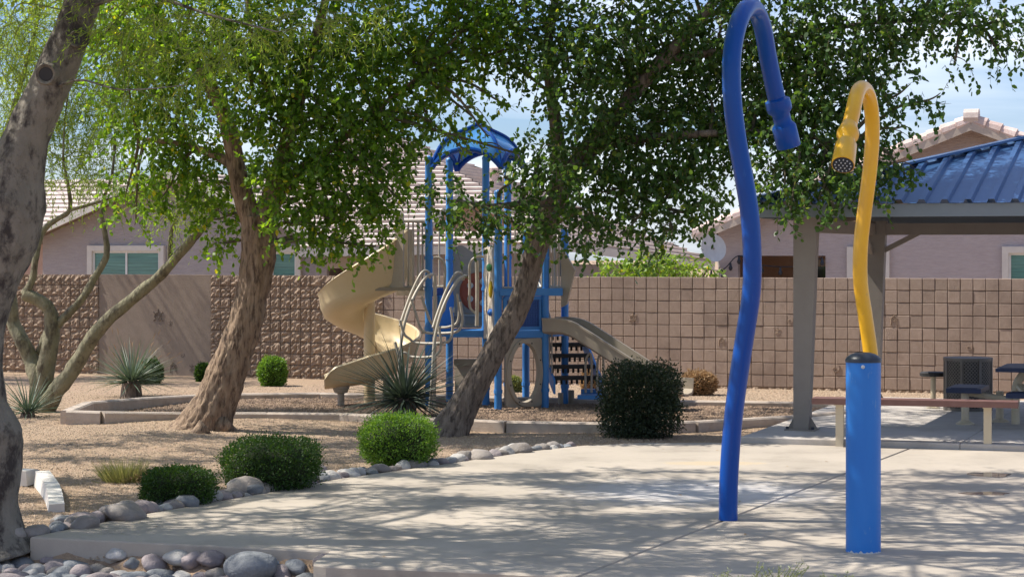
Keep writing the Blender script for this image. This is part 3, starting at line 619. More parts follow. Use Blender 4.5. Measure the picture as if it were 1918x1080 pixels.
# ------------------------------------------------------------------ bench, picnic tables, bin
q0, q1 = gp(1573,835), gp(1850,842); qd = (q1-q0).normalized(); qn = V((-qd.y,qd.x,0))
be = thing('bench', q0.lerp(q1,.5), 'long backless bench, red-brown seat on two tan posts', 'bench')
G().box(q0.lerp(q1,.51)+EZ*.535, 1.18, .16, .035, qd, qn).build('seat', M['benchwood'], be)
for q in (q0, q1):
    l_ = G().box(q+EZ*.25, .045, .045, .25, qd, qn).build('leg', M['tan'], be); G().box(q+EZ*.494, .05, .14, .006, qd, qn).build('bracket', M['tan'], l_)
def perforated(c, hx, hy, hz, parent, name, m):
    o = G().box(c, hx, hy, hz, E1, E2, EZ).build(name, M[m], parent)
    G().box(c+EZ*(hz+.004), hx-.05, hy-.05, .004, E1, E2, EZ).build('mesh_panel', M['navy'], o); return o
tb = ax(1905, 26.9, .07)
tbl = thing('picnic_table', tb, 'picnic table with navy mesh top and attached seats on tan pedestal', 'picnic table')
T = lambda a, b, z: tb+E1*a+E2*b+EZ*z
perforated(T(.42,0,.72), .62, .62, .022, tbl, 'table_top', 'navy')
G().tube(crom([T(-.02,0,.0),T(-.02,0,.30),T(.0,0,.52),T(.12,0,.69)],5), .055, 10).build('pedestal', M['tan'], tbl)
for (a, b) in ((-.62,-.05),(1.46,0),(.42,-1.02),(.42,1.02)):
    perforated(T(a,b,.44), .22 if abs(a) != .42 else .42, .42 if abs(a) != .42 else .2, .03, tbl, 'seat', 'navy')
    G().tube(crom([T(a,b,.39),T(a*.6+.1,b*.7,.34),T(a*.3+.1,b*.4,.34),T(.0,0,.5)],5), .04, 8).build('arm', M['tan'], tbl)
for (a, b) in ((-.62,-.3),(-.25,.25)):
    l_ = G().tube([T(a,b,.0),T(a,b,.40)], .052, 10).build('leg', M['tan'], tbl); G().lathe(T(a,b,0), [(.12,0),(.12,.015),(.06,.05)], 12).build('foot', M['tan'], l_)
t2 = ax(1748, 29.6, .07)
tt = thing('picnic_stool', t2, 'small round dark stool on tan post beside the mesh bin', 'stool')
G().lathe(t2, [(.17,.45),(.19,.46),(.19,.50),(.17,.515)], 20).build('seat', M['step'], tt); G().tube([t2, t2+EZ*.46], .038, 10).build('leg', M['tan'], tt); G().lathe(t2, [(.10,0),(.10,.012),(.04,.03)], 12).build('foot', M['tan'], tt)
tc_ = ax(1813, 29.3, .07); rt = .335; ht = .735
bi = thing('litter_bin', tc_, 'round dark expanded-metal litter bin under the shelter', 'litter bin')
smooth_by_angle(G().lathe(tc_, [(rt-.03,.02),(rt-.03,ht-.05),(rt-.05,ht-.05),(rt-.05,.03)], 28).build('dark_drum', M['step'], bi), 50)  # added dark drum, gives the mesh holes their dim look
for z in (.0, ht-.04): smooth_by_angle(G().lathe(tc_+EZ*z, [(rt-.012,0),(rt+.008,0),(rt+.008,.04),(rt-.012,.04)], 32).build('hoop', M['mesh'], bi), 50)
g = G(); nn_ = 44; st = 26
for s_ in (-1, 1):
    for k in range(nn_):
        vs = []
        for j in range(st+1):
            t = 2*math.pi*k/nn_+s_*2*math.pi*j/nn_*.5; z = .02+(ht-.06)*j/st; jt = .011
            for dz in (-jt, jt): vs.append(tc_+V((rt*math.cos(t), rt*math.sin(t), z+dz)))
        g.add(vs, [(2*j,2*j+2,2*j+3,2*j+1) for j in range(st)])
tag(g.build('expanded_mesh', M['mesh'], bi), kind='stuff')
for k in range(8):
    t = 2*math.pi*k/8+.3; G().box(tc_+V((rt*math.cos(t), rt*math.sin(t), ht/2)), .012, .02, ht/2, V((math.cos(t),math.sin(t),0)), V((-math.sin(t),math.cos(t),0))).build('upright', M['mesh'], bi)

# ------------------------------------------------------------------ play structure
PS = {'a':(803,30.75),'b':(842,31.45),'c':(910,30.75),'d':(951,31.6),'e':(933,29.95),'f':(1021,30.3),'g':(1058,31.1),'h':(985,31.7)}
P3 = {k: ax(x, Y) for k, (x, Y) in PS.items()}
tops = {'a':3.68,'b':3.68,'c':3.68,'d':3.68,'e':3.15,'f':2.62,'g':2.60,'h':2.6}
pl = thing('play_structure', (P3['c'].x, P3['c'].y, .02), 'blue and tan playground climbing structure with roof, climbers and stairs', 'play structure')
for k, p in P3.items():
    po = smooth_by_angle(G().tube([p, p+EZ*tops[k]], .055, 14).build('post', M['playblue'], pl), 50)
    cp = G().lathe(p+EZ*tops[k], [(.058,-.03),(.058,.0),(.045,.02),(.01,.03)], 14).build('post_cap', M['playblue'], po)
    for z in (.28, 1.16, 1.74, 2.2): G().lathe(p+EZ*z, [(.066,-.025),(.066,.025)], 12).build('clamp', M['playblue'], po)
D1, D2 = 1.13, 1.74
def deck(keys, z, m='playblue'):
    g = G(); g.prism([P3[k] for k in keys], z-.09, z); return g.build('deck', M[m], pl)
deck(['a','c','d','b'], D1); deck(['e','f','g','h'], D1); deck(['c','e','h','d'], D1)
upL = [ax(742,30.9), P3['a'], P3['b'], ax(778,31.6)]
G().prism(upL, D2-.10, D2).build('deck', M['putty'], pl)
G().prism([P3['e'],P3['f'],ax(1052,30.25),P3['g'],P3['h']], D2-.09, D2).build('deck', M['playblue'], pl)
G().bar(P3['a']+EZ*(D2-.05), P3['b']+EZ*(D2-.05), .05, .12).build('deck_beam', M['playdark'], pl)
# risers between the two levels
G().plate([P3['a']+V((.14,.1,D1)), P3['b']+V((.05,-.1,D1)), P3['b']+V((.05,-.1,D2-.1)), P3['a']+V((.14,.1,D2-.1))], .04).build('step_panel', M['playblue'], pl)
G().plate([at(820,575,31.2), at(850,575,31.35), at(850,585,31.35), at(820,585,31.2)], .06).build('step', M['cream'], pl)
# barred rails
def bars(p, q, z0, z1, n, r=.014, top=True):
    p, q = V(p), V(q); d = (q-p).normalized(); w = G(); w.tube([p+EZ*z1, q+EZ*z1], .019, 8); rl = w.build('guard_rail', M['barmetal'], pl)
    G().tube([p+EZ*z0, q+EZ*z0], .017, 8).build('bottom_rail', M['barmetal'], rl)
    for i in range(n): a = p.lerp(q, (i+.5)/n); G().tube([a+EZ*z0, a+EZ*z1], r, 7).build('baluster', M['barmetal'], rl)
bars(ax(752,30.7), P3['a']+V((-.06,0,0)), D2+.03, D2+1.0, 5)
bars(ax(778,31.6), P3['b'], D2+.03, D2+1.0, 5); bars(P3['e'], P3['f'], D2+.03, D2+1.12, 7); bars(P3['f'], ax(1050,30.3), D2+.03, D2+1.12, 5)
bars(P3['h'], P3['g'], D2+.03, D2+1.12, 6); bars(P3['b'], P3['d'], D1+.03, D1+.2, 2)
G().bar(P3['e']+V((.02,-.04,D2-.03)), ax(1053,30.2,D2-.03), .05, .10).build('deck_edge', M['playblue'], pl)
# blue perforated panel below the right-hand deck, with a real grid of holes in its bars
pe, pf = P3['e']+V((.08,0,0)), P3['f']-V((.06,0,0)); pg = G()
nX, nZ = 15, 13; z0, z1 = D1+.05, D2-.12
for i in range(nX+1): a = pe.lerp(pf, i/nX); pg.bar(a+EZ*z0, a+EZ*z1, .022, .03, up=(pf-pe).normalized())
for j in range(nZ+1): z = z0+(z1-z0)*j/nZ; pg.bar(pe+V((0,.004,z)), pf+V((0,.004,z)), .026, .02)
tag(pg.build('perforated_panel', M['playdark'], pl), kind='stuff')
fr = G(); fr.bar(pe+EZ*z0, pf+EZ*z0, .05, .05); fr.bar(pe+EZ*z1, pf+EZ*z1, .05, .05); fr.bar(pe+V((.02,-.004,z0)), pe+V((.02,-.004,z1)), .05, .05, up=V((0,1,0))); fr.bar(pf+V((-.02,-.004,z0)), pf+V((-.02,-.004,z1)), .05, .05, up=V((0,1,0))); fr.build('panel_frame', M['playblue'], pl)
G().bar(P3['e']+EZ*(D1-.03), P3['f']+EZ*(D1-.03), .06, .10).build('deck_edge', M['playblue'], pl)
# crawl-through panel with an oval opening
def oval_panel(p, q, z0, z1, m, rx, rz, parent, name, th=.05):
    p, q = V(p), V(q); d = (q-p); wd = d.length; d.normalize(); nrm = V((d.y,-d.x,0)); c = (p+q)/2+EZ*((z0+z1)/2); hx, hz = wd/2, (z1-z0)/2; n = 48; g = G(); vs = []
    prof = []
    for k in range(n):
        t = 2*math.pi*k/n; cx, sz = math.cos(t), math.sin(t); s = 1/max(abs(cx), abs(sz)); 
        ox, oz = cx*s*hx, sz*s*hz
        if abs(abs(cx)-abs(sz)) < .14: ox *= .95; oz *= .96
        prof.append((ox, oz, cx*rx, sz*rz, cx*(rx+.07), sz*(rz+.07)))
    for k in range(n):
        a = prof[k]
        for (x, z, o) in ((a[0],a[1],th/2),(a[4],a[5],th/2),(a[4]*.985,a[5]*.985,th/2+.03),(a[2]*1.02,a[3]*1.02,th/2+.03),(a[2],a[3],-th/2),(a[0],a[1],-th/2)):
            vs.append(c+d*x+EZ*z+nrm*o)
    m_ = 6; fs = [(k*m_+j, ((k+1)%n)*m_+j, ((k+1)%n)*m_+(j+1)%m_, k*m_+(j+1)%m_) for k in range(n) for j in range(m_)]
    return smooth_by_angle(g.add(vs, fs).build(name, M[m], parent), 35), c, d, nrm
op, c, d, nr = oval_panel(P3['e']+V((.10,-.02,0)), P3['f']-V((.05,.0,0)), .05, D1-.09, 'putty', .245, .42, pl, 'crawl_panel')
for k in range(8):
    t = math.pi/8+k*math.pi/4; G().lathe(c+d*(.285*math.cos(t))+EZ*(.455*math.sin(t))+nr*.053, [(.012,0),(.012,.006)], 8, nr).build('bolt', M['step'], op)
# play panel with red wheel between the back posts
pp0, pp1 = P3['b']+V((.03,.05,0)), P3['d']+V((-.15,.05,0)); dd = (pp1-pp0).normalized()
zt = D1+1.2; top = []
for i in range(15): t = i/14; top.append(pp0.lerp(pp1,t)+EZ*(zt+.06*math.sin(t*9)))
pan = G().plate([pp0+EZ*(D1+.03), pp1+EZ*(D1+.03)]+top[::-1], .05).build('play_panel', M['putty'], pl)
cc = pp0.lerp(pp1,.60)+EZ*(D1+.55)+V((0,-.05,0))
smooth_by_angle(G().lathe(cc, [(.37,0),(.37,.03),(.31,.05),(.31,.01)], 32, V((-dd.y*-1,-dd.x*1,0)) if False else V((.0,-1,0))).build('wheel_rim', M['putty'], pan), 40)
wh = G().lathe(cc+V((0,-.01,0)), [(.30,0),(.30,.03),(.26,.045),(.10,.03)], 28, V((0,-1,0))).build('wheel', M['red'], pan)
for k in range(5):
    t = 2*math.pi*k/5; G().lathe(cc+V((.17*math.cos(t),-.05,.17*math.sin(t))), [(.05,0),(.045,.02),(.02,.03)], 10, V((0,-1,0))).build('wheel_knob', M['bone'], wh)
G().bar(P3['a'].lerp(P3['c'],.3)+V((0,-.05,D1-.05)), P3['c']+V((0,-.05,D1-.05)), .05, .10).build('deck_edge', M['playblue'], pl)
# lower store panel at ground
G().plate([at(853,672,31.2), at(905,672,31.0), at(905,762,31.0), at(853,762,31.2)], .04).build('lower_panel', M['putty'], pl)
G().plate([at(853,672,31.15), at(905,672,30.95), at(905,685,30.95), at(853,685,31.15)], .10).build('counter', M['putty_dark'], pl)
# climbing panel with holds, between two posts
ca, cb = P3['c']+V((.02,-.1,0)), P3['e']+V((-.02,.08,0)); z0, z1 = D1-.12, 2.37; g = G(); nzz = 16; vs = []
for j in range(nzz+1):
    z = z0+(z1-z0)*j/nzz
    for i in range(5): a = ca.lerp(cb, i/4); vs.append(a+EZ*(z+(.03*math.sin(i*2.1) if j in (0,nzz) else 0))+V((-.05-.035*noise((i*.6,j*.5,5)),0,0)))
    for i in range(4,-1,-1): a = ca.lerp(cb, i/4); vs.append(a+EZ*z+V((.03,0,0)))
fs = [(j*10+k, j*10+(k+1)%10, (j+1)*10+(k+1)%10, (j+1)*10+k) for j in range(nzz) for k in range(10)]+[tuple(range(10)), tuple(nzz*10+k for k in range(10))]
cw = G().add(vs, fs).build('climbing_panel', M['bone'], pl)
def hold(x, y, m, sx, sz, Y):
    c = at(x, y, Y); n = 10; g = G(); vs = [c+V((0,-.09,0))]; 
    for r_, dd_ in ((.55,-.07),(1,-.02),(1,.06)):
        for k in range(n): t = 2*math.pi*k/n; q = r_*(1+.22*noise((k,x,r_))); vs.append(c+V((sx*q*math.cos(t), dd_, sz*q*math.sin(t))))
    fs = [(0,1+(k+1)%n,1+k) for k in range(n)]+[(1+a*n+k,1+a*n+(k+1)%n,1+(a+1)*n+(k+1)%n,1+(a+1)*n+k) for a in (0,1) for k in range(n)]
    smooth_by_angle(g.add(vs, fs).build('hand_hold', M[m], cw), 60)
hold(916,501,'green',.042,.06,30.15); hold(919,542,'holdyellow',.034,.13,30.15); hold(919,585,'holdblue',.048,.055,30.15)
# looping tube ladder
def tubepx(pts, r, name, parent=pl, m='barmetal'): return smooth_by_angle(G().tube(crom([at(x,y,Y) for x,y,Y in pts], 6), r, 10).build(name, M[m], parent), 60)
yq = 29.9
for dx, dy, dY in ((0,0,0),(62,3,-.25)):
    Y_ = yq+dY
    r1 = tubepx([(810+dx,514+dy,Y_+.3),(798+dx,519+dy,Y_+.15),(778+dx,550+dy,Y_+.0),(762+dx,590+dy,Y_-.15),(752+dx,635+dy,Y_-.25),(748+dx,700+dy,Y_-.3),(742+dx,775+dy,Y_-.32)], .024, 'climber_rail')
    r2 = tubepx([(806+dx,521+dy,Y_+.3),(802+dx,509+dy,Y_+.25),(790+dx,511+dy,Y_+.15),(772+dx,545+dy,Y_+.05),(757+dx,585+dy,Y_-.1),(749+dx,610+dy,Y_-.2)], .020, 'climber_rail')
for (xl, yt, yb_, xr, yr, dY) in ((798,555,612,860,560,.1),(778,560,623,866,575,0),(757,600,642,848,585,-.15),(748,640,668,826,622,-.2)):
    Y_ = yq+dY-.1; tubepx([(xl-8,yt,Y_),(xl,yt+25,Y_),(xl+10,yb_-8,Y_),(xl+24,yb_,Y_),(xr-20,yb_,Y_-.2),(xr-4,yb_-8,Y_-.2),(xr,yr+20,Y_-.2),(xr-4,yr-10,Y_-.2)], .019, 'climber_loop')
for (x0, x1, yt, yb_, Y_) in ((812,833,483,590,30.6),(880,906,481,588,30.55)):
    tubepx([(x0 if x0 < 850 else x1,yt,Y_),((x0+x1)/2,yt,Y_),(x1 if x0 < 850 else x0,yt+14,Y_),(x1 if x0 < 850 else x0,(yt+yb_)/2,Y_),(x1 if x0 < 850 else x0,yb_-14,Y_),((x0+x1)/2,yb_,Y_)], .020, 'grab_bar')
tubepx([(893,488,30.45),(894,540,30.45),(893,610,30.45)], .028, 'grab_bar'); tubepx([(814,514,30.5),(815,560,30.5),(814,612,30.5)], .028, 'grab_bar')
tubepx([(814,612,30.4),(814,690,30.4),(814,775,30.4)], .022, 'climber_rail')
# blue moulded roof
rc = [P3['a'],P3['c'],P3['d'],P3['b']]; ctr = sum(rc, V())/4+V((.16,0,0)); u_ = (P3['c']-P3['a'])/2; v_ = (P3['b']-P3['a'])/2; nr_ = 20; g = G(); vs = []
def roofp(u, v, dz=0):
    k = 1.22; z = 3.66+.22*(1-u*u)*abs(v)**2+.22*(1-v*v)*abs(u)**2+.55*(1-max(abs(u),abs(v)))**.9*1.0-.06*(abs(u)**6+abs(v)**6)
    return ctr+u_*u*k+v_*v*k+EZ*(z+dz)
for dz in (0,-.03):
    for j in range(nr_+1):
        for i in range(nr_+1): vs.append(roofp(-1+2*i/nr_, -1+2*j/nr_, dz))
m_ = nr_+1; fs = []
for j in range(nr_):
    for i in range(nr_): q = (j*m_+i, j*m_+i+1, (j+1)*m_+i+1, (j+1)*m_+i); fs += [q, tuple(m_*m_+k for k in q[::-1])]
ro = smooth_by_angle(g.add(vs, fs).build('roof', M['roofblue'], pl), 30)
for (su, sv) in ((1,1),(1,-1),(-1,1),(-1,-1)): G().tube([roofp(su*(1-i/12), sv*(1-i/12), .012) for i in range(13)], .028, 8).build('roof_ridge', M['bluegel'], ro)
for (e, s_) in (('u',1),('u',-1),('v',1),('v',-1)):
    G().tube([roofp(s_, -1+2*i/20, -.02) if e == 'u' else roofp(-1+2*i/20, s_, -.02) for i in range(21)], .04, 8).build('roof_rim', M['bluegel'], ro)
# stairs with perforated treads
s0, s1 = ax(1045,31.5,D1), ax(1078,30.55,.36); n_s = 5; sd = V((s1.x-s0.x,s1.y-s0.y,0)).normalized(); sn = V((sd.y,-sd.x,0)); hwid = .36
for k in (-1, 1):
    a, b = s0+sn*(hwid*k), s1+sn*(hwid*k); G().plate([a+EZ*.02, b+EZ*.06+sd*.15, b-EZ*.14+sd*.15, a-EZ*.22], .03).build('stringer', M['playblue'], pl)
for i in range(n_s):
    t = (i+.5)/n_s; c = s0.lerp(s1, t); G().box(c, .13, hwid-.02, .026, sd, sn).build('tread', M['step'], pl)
    g = G(); 
    for k in range(9): g.box(c+sn*(hwid*.88*(-1+2*k/8))-EZ*.06-sd*.11, .006, .016, .04, sd, sn)
    tag(g.build('riser', M['step'], pl), kind='stuff')
hr = G().tube([s0+sn*hwid+EZ*.95, s1+sn*hwid+EZ*.85], .02, 8).build('handrail', M['barmetal'], pl)
for i in range(9): a = s0.lerp(s1, i/8)+sn*hwid; G().tube([a+EZ*.06, a+EZ*(.93-.08*i/8)], .011, 6).build('baluster', M['barmetal'], hr)
G().box(at(1110,742,30.4), .17, .2, .03, E1, E2).build('transfer_step', M['playblue'], pl); G().box(at(1110,737,30.75), .15, .1, .07, E1, E2).build('transfer_step', M['playblue'], pl)
for x in (1100, 1122): tubepx([(x-3,735,30.5),(x-3,680,30.5),(x+3,663,30.5),(x+8,672,30.5),(x+8,735,30.5)], .018, 'grab_bar')
G().tube([at(1050,735,30.9), at(1050,768,30.9)], .04, 8).build('leg', M['putty'], pl); G().tube([at(1070,730,31), at(1070,757,31)], .045, 8).build('leg', M['putty_dark'], pl)
# hood beside the straight slide
G().plate([at(1052,462,30.3), at(1078,505,30.2), at(1062,570,30.25), at(1052,575,30.3)], .04).build('slide_hood', M['putty'], pl)
# ------------------------------------------------------------------ straight slide
def trough(path, hw, wall, m, name, parent, lip=.035):       # path of floor centres; walls stand up either side
    n = len(path); vs = []
    for i, p in enumerate(path):
        t = (path[min(i+1,n-1)]-path[max(i-1,0)]).normalized(); s = t.cross(EZ).normalized(); u = s.cross(t).normalized()
        w = wall[i] if hasattr(wall, '__len__') else wall
        pr = [(-hw-lip,w-.03),(-hw-lip,w),(-hw,w),(-hw+.01,.05),(-hw+.06,.005),(0,-.01),(hw-.06,.005),(hw-.01,.05),(hw,w),(hw+lip,w),(hw+lip,w-.03),(hw+.02,w-.03),(hw+.012,-.0),(hw-.05,-.035),(0,-.05),(-hw+.05,-.035),(-hw-.012,0),(-hw-.02,w-.03)]
        vs += [p+s*a+u*b for a, b in pr]
    k = 18; fs = [(i*k+j, i*k+(j+1)%k, (i+1)*k+(j+1)%k, (i+1)*k+j) for i in range(n-1) for j in range(k)]+[tuple(range(k-1,-1,-1)), tuple((n-1)*k+j for j in range(k))]
    return smooth_by_angle(G().add(vs, fs).build(name, M[m], parent), 40)
st0 = ax(1028, 30.45); SD = V((math.cos(math.radians(22)), -math.sin(math.radians(22)), 0)); 
sl_ = thing('straight_slide', st0+SD*1.5, 'straight taupe plastic slide running down to the right behind dark bush', 'slide')
pr = [(0,1.13),(.25,1.13),(.42,1.09),(.62,.98),(1.5,.46),(1.72,.34),(1.88,.29),(2.12,.275)]
path = crom([st0+SD*a+EZ*z for a, z in pr], 5); trough(path, .25, .20, 'putty', 'chute', sl_)
G().tube([st0+SD*1.92, st0+SD*1.92+EZ*.25], .05, 10).build('leg', M['putty_dark'], sl_)
# ------------------------------------------------------------------ spiral slide
scx, scY = 692, 31.15; sc_ = ax(scx, scY)
ss = thing('spiral_slide', sc_, 'cream spiral tube slide with open trough curling round a post', 'slide')
smooth_by_angle(G().tube([sc_, sc_+EZ*1.78], .085, 16).build('column', M['cream'], ss), 50)
N_ = 90; vs = []; ph0, ph1 = math.radians(-38), math.radians(-446); zs, zE = 1.74, .40
def ring_at(c, rad, tang, z, wall, inner=.10, outer=.70):
    pr = [(inner,.10),(inner+.02,.11),(inner+.06,.03),(inner+.16,0),((inner+outer)/2,-.015),(outer-.16,.01),(outer-.05,.07),(outer,.18),(outer+.02,wall),(outer+.05,wall+.012),(outer+.075,wall-.01),(outer+.055,wall-.04),(outer+.035,.17),(outer-.02,.035),(outer-.14,-.03),((inner+outer)/2,-.055),(inner+.12,-.04),(inner,.0)]
    return [c+rad*a+EZ*(z+b) for a, b in pr]
K_ = 18
for i in range(N_+1):
    t = i/N_; ph = ph0+(ph1-ph0)*t; rad = V((math.cos(ph), math.sin(ph), 0)); z = zs+(zE-zs)*t
    wall = .37+.52*max(0, 1-t/.30)**1.3; vs += ring_at(sc_, rad, None, z, wall)
rad = V((math.cos(ph1), math.sin(ph1), 0)); tg = V((math.sin(ph1), -math.cos(ph1), 0)); nE = 8
for i in range(1, nE+1):
    t = i/nE; ro_ = 1-.55*max(0,(t-.72)/.28)**2; c = sc_+tg*(.66*t); z = zE-.10*t+.02*t*t
    vs += ring_at(c, rad, None, z, (.37-.13*t)*ro_+.0, inner=.10+.04*(t > .9), outer=.70-.04*(t > .9))
n = N_+1+nE; fs = [(i*K_+j, i*K_+(j+1)%K_, (i+1)*K_+(j+1)%K_, (i+1)*K_+j) for i in range(n-1) for j in range(K_)]+[tuple(range(K_-1,-1,-1)), tuple((n-1)*K_+j for j in range(K_))]
smooth_by_angle(G().add(vs, fs).build('spiral_chute', M['cream'], ss), 45)
for tt_, r_ in ((.30,.40),(.30,.62)): pass
c = sc_+tg*.42+rad*.42; smooth_by_angle(G().lathe(V((c.x,c.y,0)), [(.05,0),(.05,.2),(.10,.22),(.13,.30),(.13,.36)], 16).build('foot', M['putty'], ss), 40)
c = sc_+rad*.38-tg*.25; G().lathe(V((c.x,c.y,0)), [(.05,0),(.05,.40)], 14).build('foot', M['putty'], ss)
# enclosure at the head of the spiral
G().plate([at(742,400,30.55), at(756,400,30.5), at(756,538,30.5), at(716,538,30.55), at(733,505,30.55), at(740,460,30.55)], .04).build('entry_panel', M['putty'], ss)
G().plate([at(762,430,31.3), at(776,430,31.3), at(776,540,31.3), at(762,540,31.3)], .05).build('entry_panel', M['putty_dark'], ss)
G().bar(at(702,541,30.5), at(792,541,30.6), .12, .05).build('entry_sill', M['putty_dark'], ss)

# ------------------------------------------------------------------ foliage tools
HEX = np.array([(0,0),(.26,.44),(.66,.42),(1,0),(.66,-.42),(.26,-.44)]); RHO = np.array([(0,0),(.45,.5),(1,0),(.45,-.5)])
def unit(a): return a/np.maximum(np.linalg.norm(a, axis=-1, keepdims=True), 1e-9)
def leaves(pos, ax_, L_, W_, shape, upb=.4):
    n = len(pos); nr = unit(RNG.normal(size=(n,3))+np.array([0,0,upb])); sd = unit(np.cross(ax_, nr)); 
    return (pos[:,None,:]+ax_[:,None,:]*(shape[None,:,0:1]*L_[:,None,None])+sd[:,None,:]*(shape[None,:,1:2]*W_[:,None,None])).reshape(-1,3)
def blob_twigs(blobs, per, tl, out=.5, down=.5, shell=.45):
    S, D, Ln = [], [], []
    for (c, r, n) in blobs:
        k = max(1, int(n/per)); d = unit(RNG.normal(size=(k,3))); q = RNG.uniform(0,1,(k,1))**shell
        S.append(np.array(c)+d*q*np.array(r)); D.append(unit(RNG.normal(size=(k,3))*.8+d*out+np.array([0,0,-down]))); Ln.append(RNG.uniform(tl[0], tl[1], k))
    return np.concatenate(S), np.concatenate(D), np.concatenate(Ln)
def twig_leaves(S, D, Ln, per, L_, W_, shape, sag=.25, upb=.4, spread=.9, drop=.35):
    k = len(S); t = (np.arange(per)+.6)/per; t = t[None,:]+RNG.uniform(-.05,.05,(k,per))
    P = S[:,None,:]+D[:,None,:]*(t*Ln[:,None])[:,:,None]; P[:,:,2] -= sag*(t**2)*Ln[:,None]
    A = unit(D[:,None,:]*.55+RNG.normal(size=(k,per,3))*spread*.6+np.array([0,0,-drop])); P = P.reshape(-1,3); A = A.reshape(-1,3); n = len(P)
    return leaves(P, A, RNG.uniform(L_[0],L_[1],n), RNG.uniform(W_[0],W_[1],n), shape, upb)
def twig_bars(S, D, Ln, w, sag=.25):
    k = len(S); sd = unit(np.cross(D, RNG.normal(size=(k,3))))*w; e = S+D*Ln[:,None]; m = S+D*(Ln*.5)[:,None]; e = e.copy(); e[:,2] -= sag*Ln; m = m.copy(); m[:,2] -= sag*.25*Ln
    return np.concatenate([np.stack([S-sd,S+sd,m+sd*.7,m-sd*.7],1), np.stack([m-sd*.7,m+sd*.7,e+sd*.3,e-sd*.3],1)]).reshape(-1,3)
def arr_obj(name, verts, k, m, parent, kind=None):
    w = np.array(wloc(parent)); me = fast_mesh(name, verts-w, k); me.materials.append(m)
    o = bpy.data.objects.new(name, me); COL.objects.link(o); o.parent = parent
    if kind: o['kind'] = kind
    return o
def px_blobs(L, k, dmul=1.0):                          # (x, y, depth, rx, ry, density) in photo pixels at that depth
    out = []
    for b in L:
        x, y, Y, rx, ry = b[:5]; den = b[5] if len(b) > 5 else 1; s = Y/F; rr = (rx*s, (rx+ry)*.5*s*dmul, ry*s)
        out.append((tuple(at(x, y, Y)), rr, k*den*rx*ry/8000))
    return out
def branch(parent, pts, rads, m, name='branch', n=12, wob=.10, ws=4.0, k=6):
    p, r = crom(pts, k, rads); return G().tube(p, r, n, wob=wob, ws=ws).build(name, m, parent, smooth=True)
def px_path(L, wscale=.5):                             # (x, y, depth, width px) -> points, radii
    return [at(x, y, Y) for x, y, Y, w in L], [w*Y/F*wscale for x, y, Y, w in L]
def connect(parent, limb_pts, blobs, m, r0=.03, every=1, far=2.6):   # thin boughs from the nearest limb point to each leaf clump
    g = G()
    for (c, r, n) in blobs[::every]:
        c = V(c); b = min(limb_pts, key=lambda q: (q-c).length*R(.8,1.25)+max(0,(q.z-c.z))*.6); d = c-b
        if d.length < .3 or d.length > far: continue
        q = d.length; mid = b+d*.5+V((R(-.12,.12),R(-.12,.12),R(.0,.18)))*q; tip = c+d.normalized()*max(r)*.5
        p, rr = crom([b, mid, c, tip], 5, [r0*(.7+.25*q), r0*.7, r0*.42, r0*.15]); g.tube(p, rr, 6, wob=.12)
        for _ in range(3):
            e = c+V((R(-1,1)*r[0], R(-1,1)*r[1], R(-1,.7)*r[2]))*.9; s = mid.lerp(c, R(.3,1)); g.tube(crom([s, s.lerp(e,.5)+V((0,0,R(0,.12))), e],4), [r0*.3*(1-.11*i) for i in range(9)], 5)
    return tag(g.build('boughs', m, parent, smooth=True), kind='stuff')

# ------------------------------------------------------------------ broad-leaved tree, centre left
def broad_tree(name, base, label, trunk, limbs, blobs, per_blob, bark, leafm, leaf=(.040,.090), high=()):
    t = thing(name, base, label, 'tree', 'park trees'); lp = []
    P_, R_ = px_path(trunk); p, r = crom(P_, 7, R_)
    p, r = crom(P_, 16, R_); g = G(); g.tube(p, r, 84, wob=.08, ws=4.0, fur=.065); tr = g.build('trunk', M[bark], t, smooth=True)
    lp += p[len(p)//2:]
    for lb in limbs:
        P_, R_ = px_path(lb); branch(t, P_, R_, M[bark]); lp += crom(P_, 5)
    B = px_blobs(blobs, per_blob, .9)+[(c, r_, n*1.0) for c, r_, n in high]; connect(t, lp, B, M['twig'])
    S, D, Ln = blob_twigs(B, 9, (.16,.42)); V_ = twig_leaves(S, D, Ln, 9, leaf, (leaf[0]*.72,leaf[1]*.78), HEX)
    cr_ = arr_obj('crown', V_, 6, M[leafm], t, 'stuff'); arr_obj('twigs', twig_bars(S, D, Ln, .0035), 4, M['twig'], t, 'stuff')
    i = RNG.choice(len(S), len(S)//2); arr_obj('seed_pods', leaves(S[i]+D[i]*.2, unit(np.array([0,0,-1])+RNG.normal(size=(len(i),3))*.25), RNG.uniform(.05,.085,len(i)), RNG.uniform(.010,.014,len(i)), RHO), 4, M['pod'], t, 'stuff')
    return t
def high_crown(n, x0, x1, y0, y1):                     # the crown goes on above the picture
    out = []
    for _ in range(n):
        y = R(y0, y1); z = 2.3+.1205*y+.55+R(0, 2.6); out.append(((R(x0,x1), y, z), (R(.4,.9),R(.4,.8),R(.25,.45)), R(380,700)))
    return out
TB = 26.7
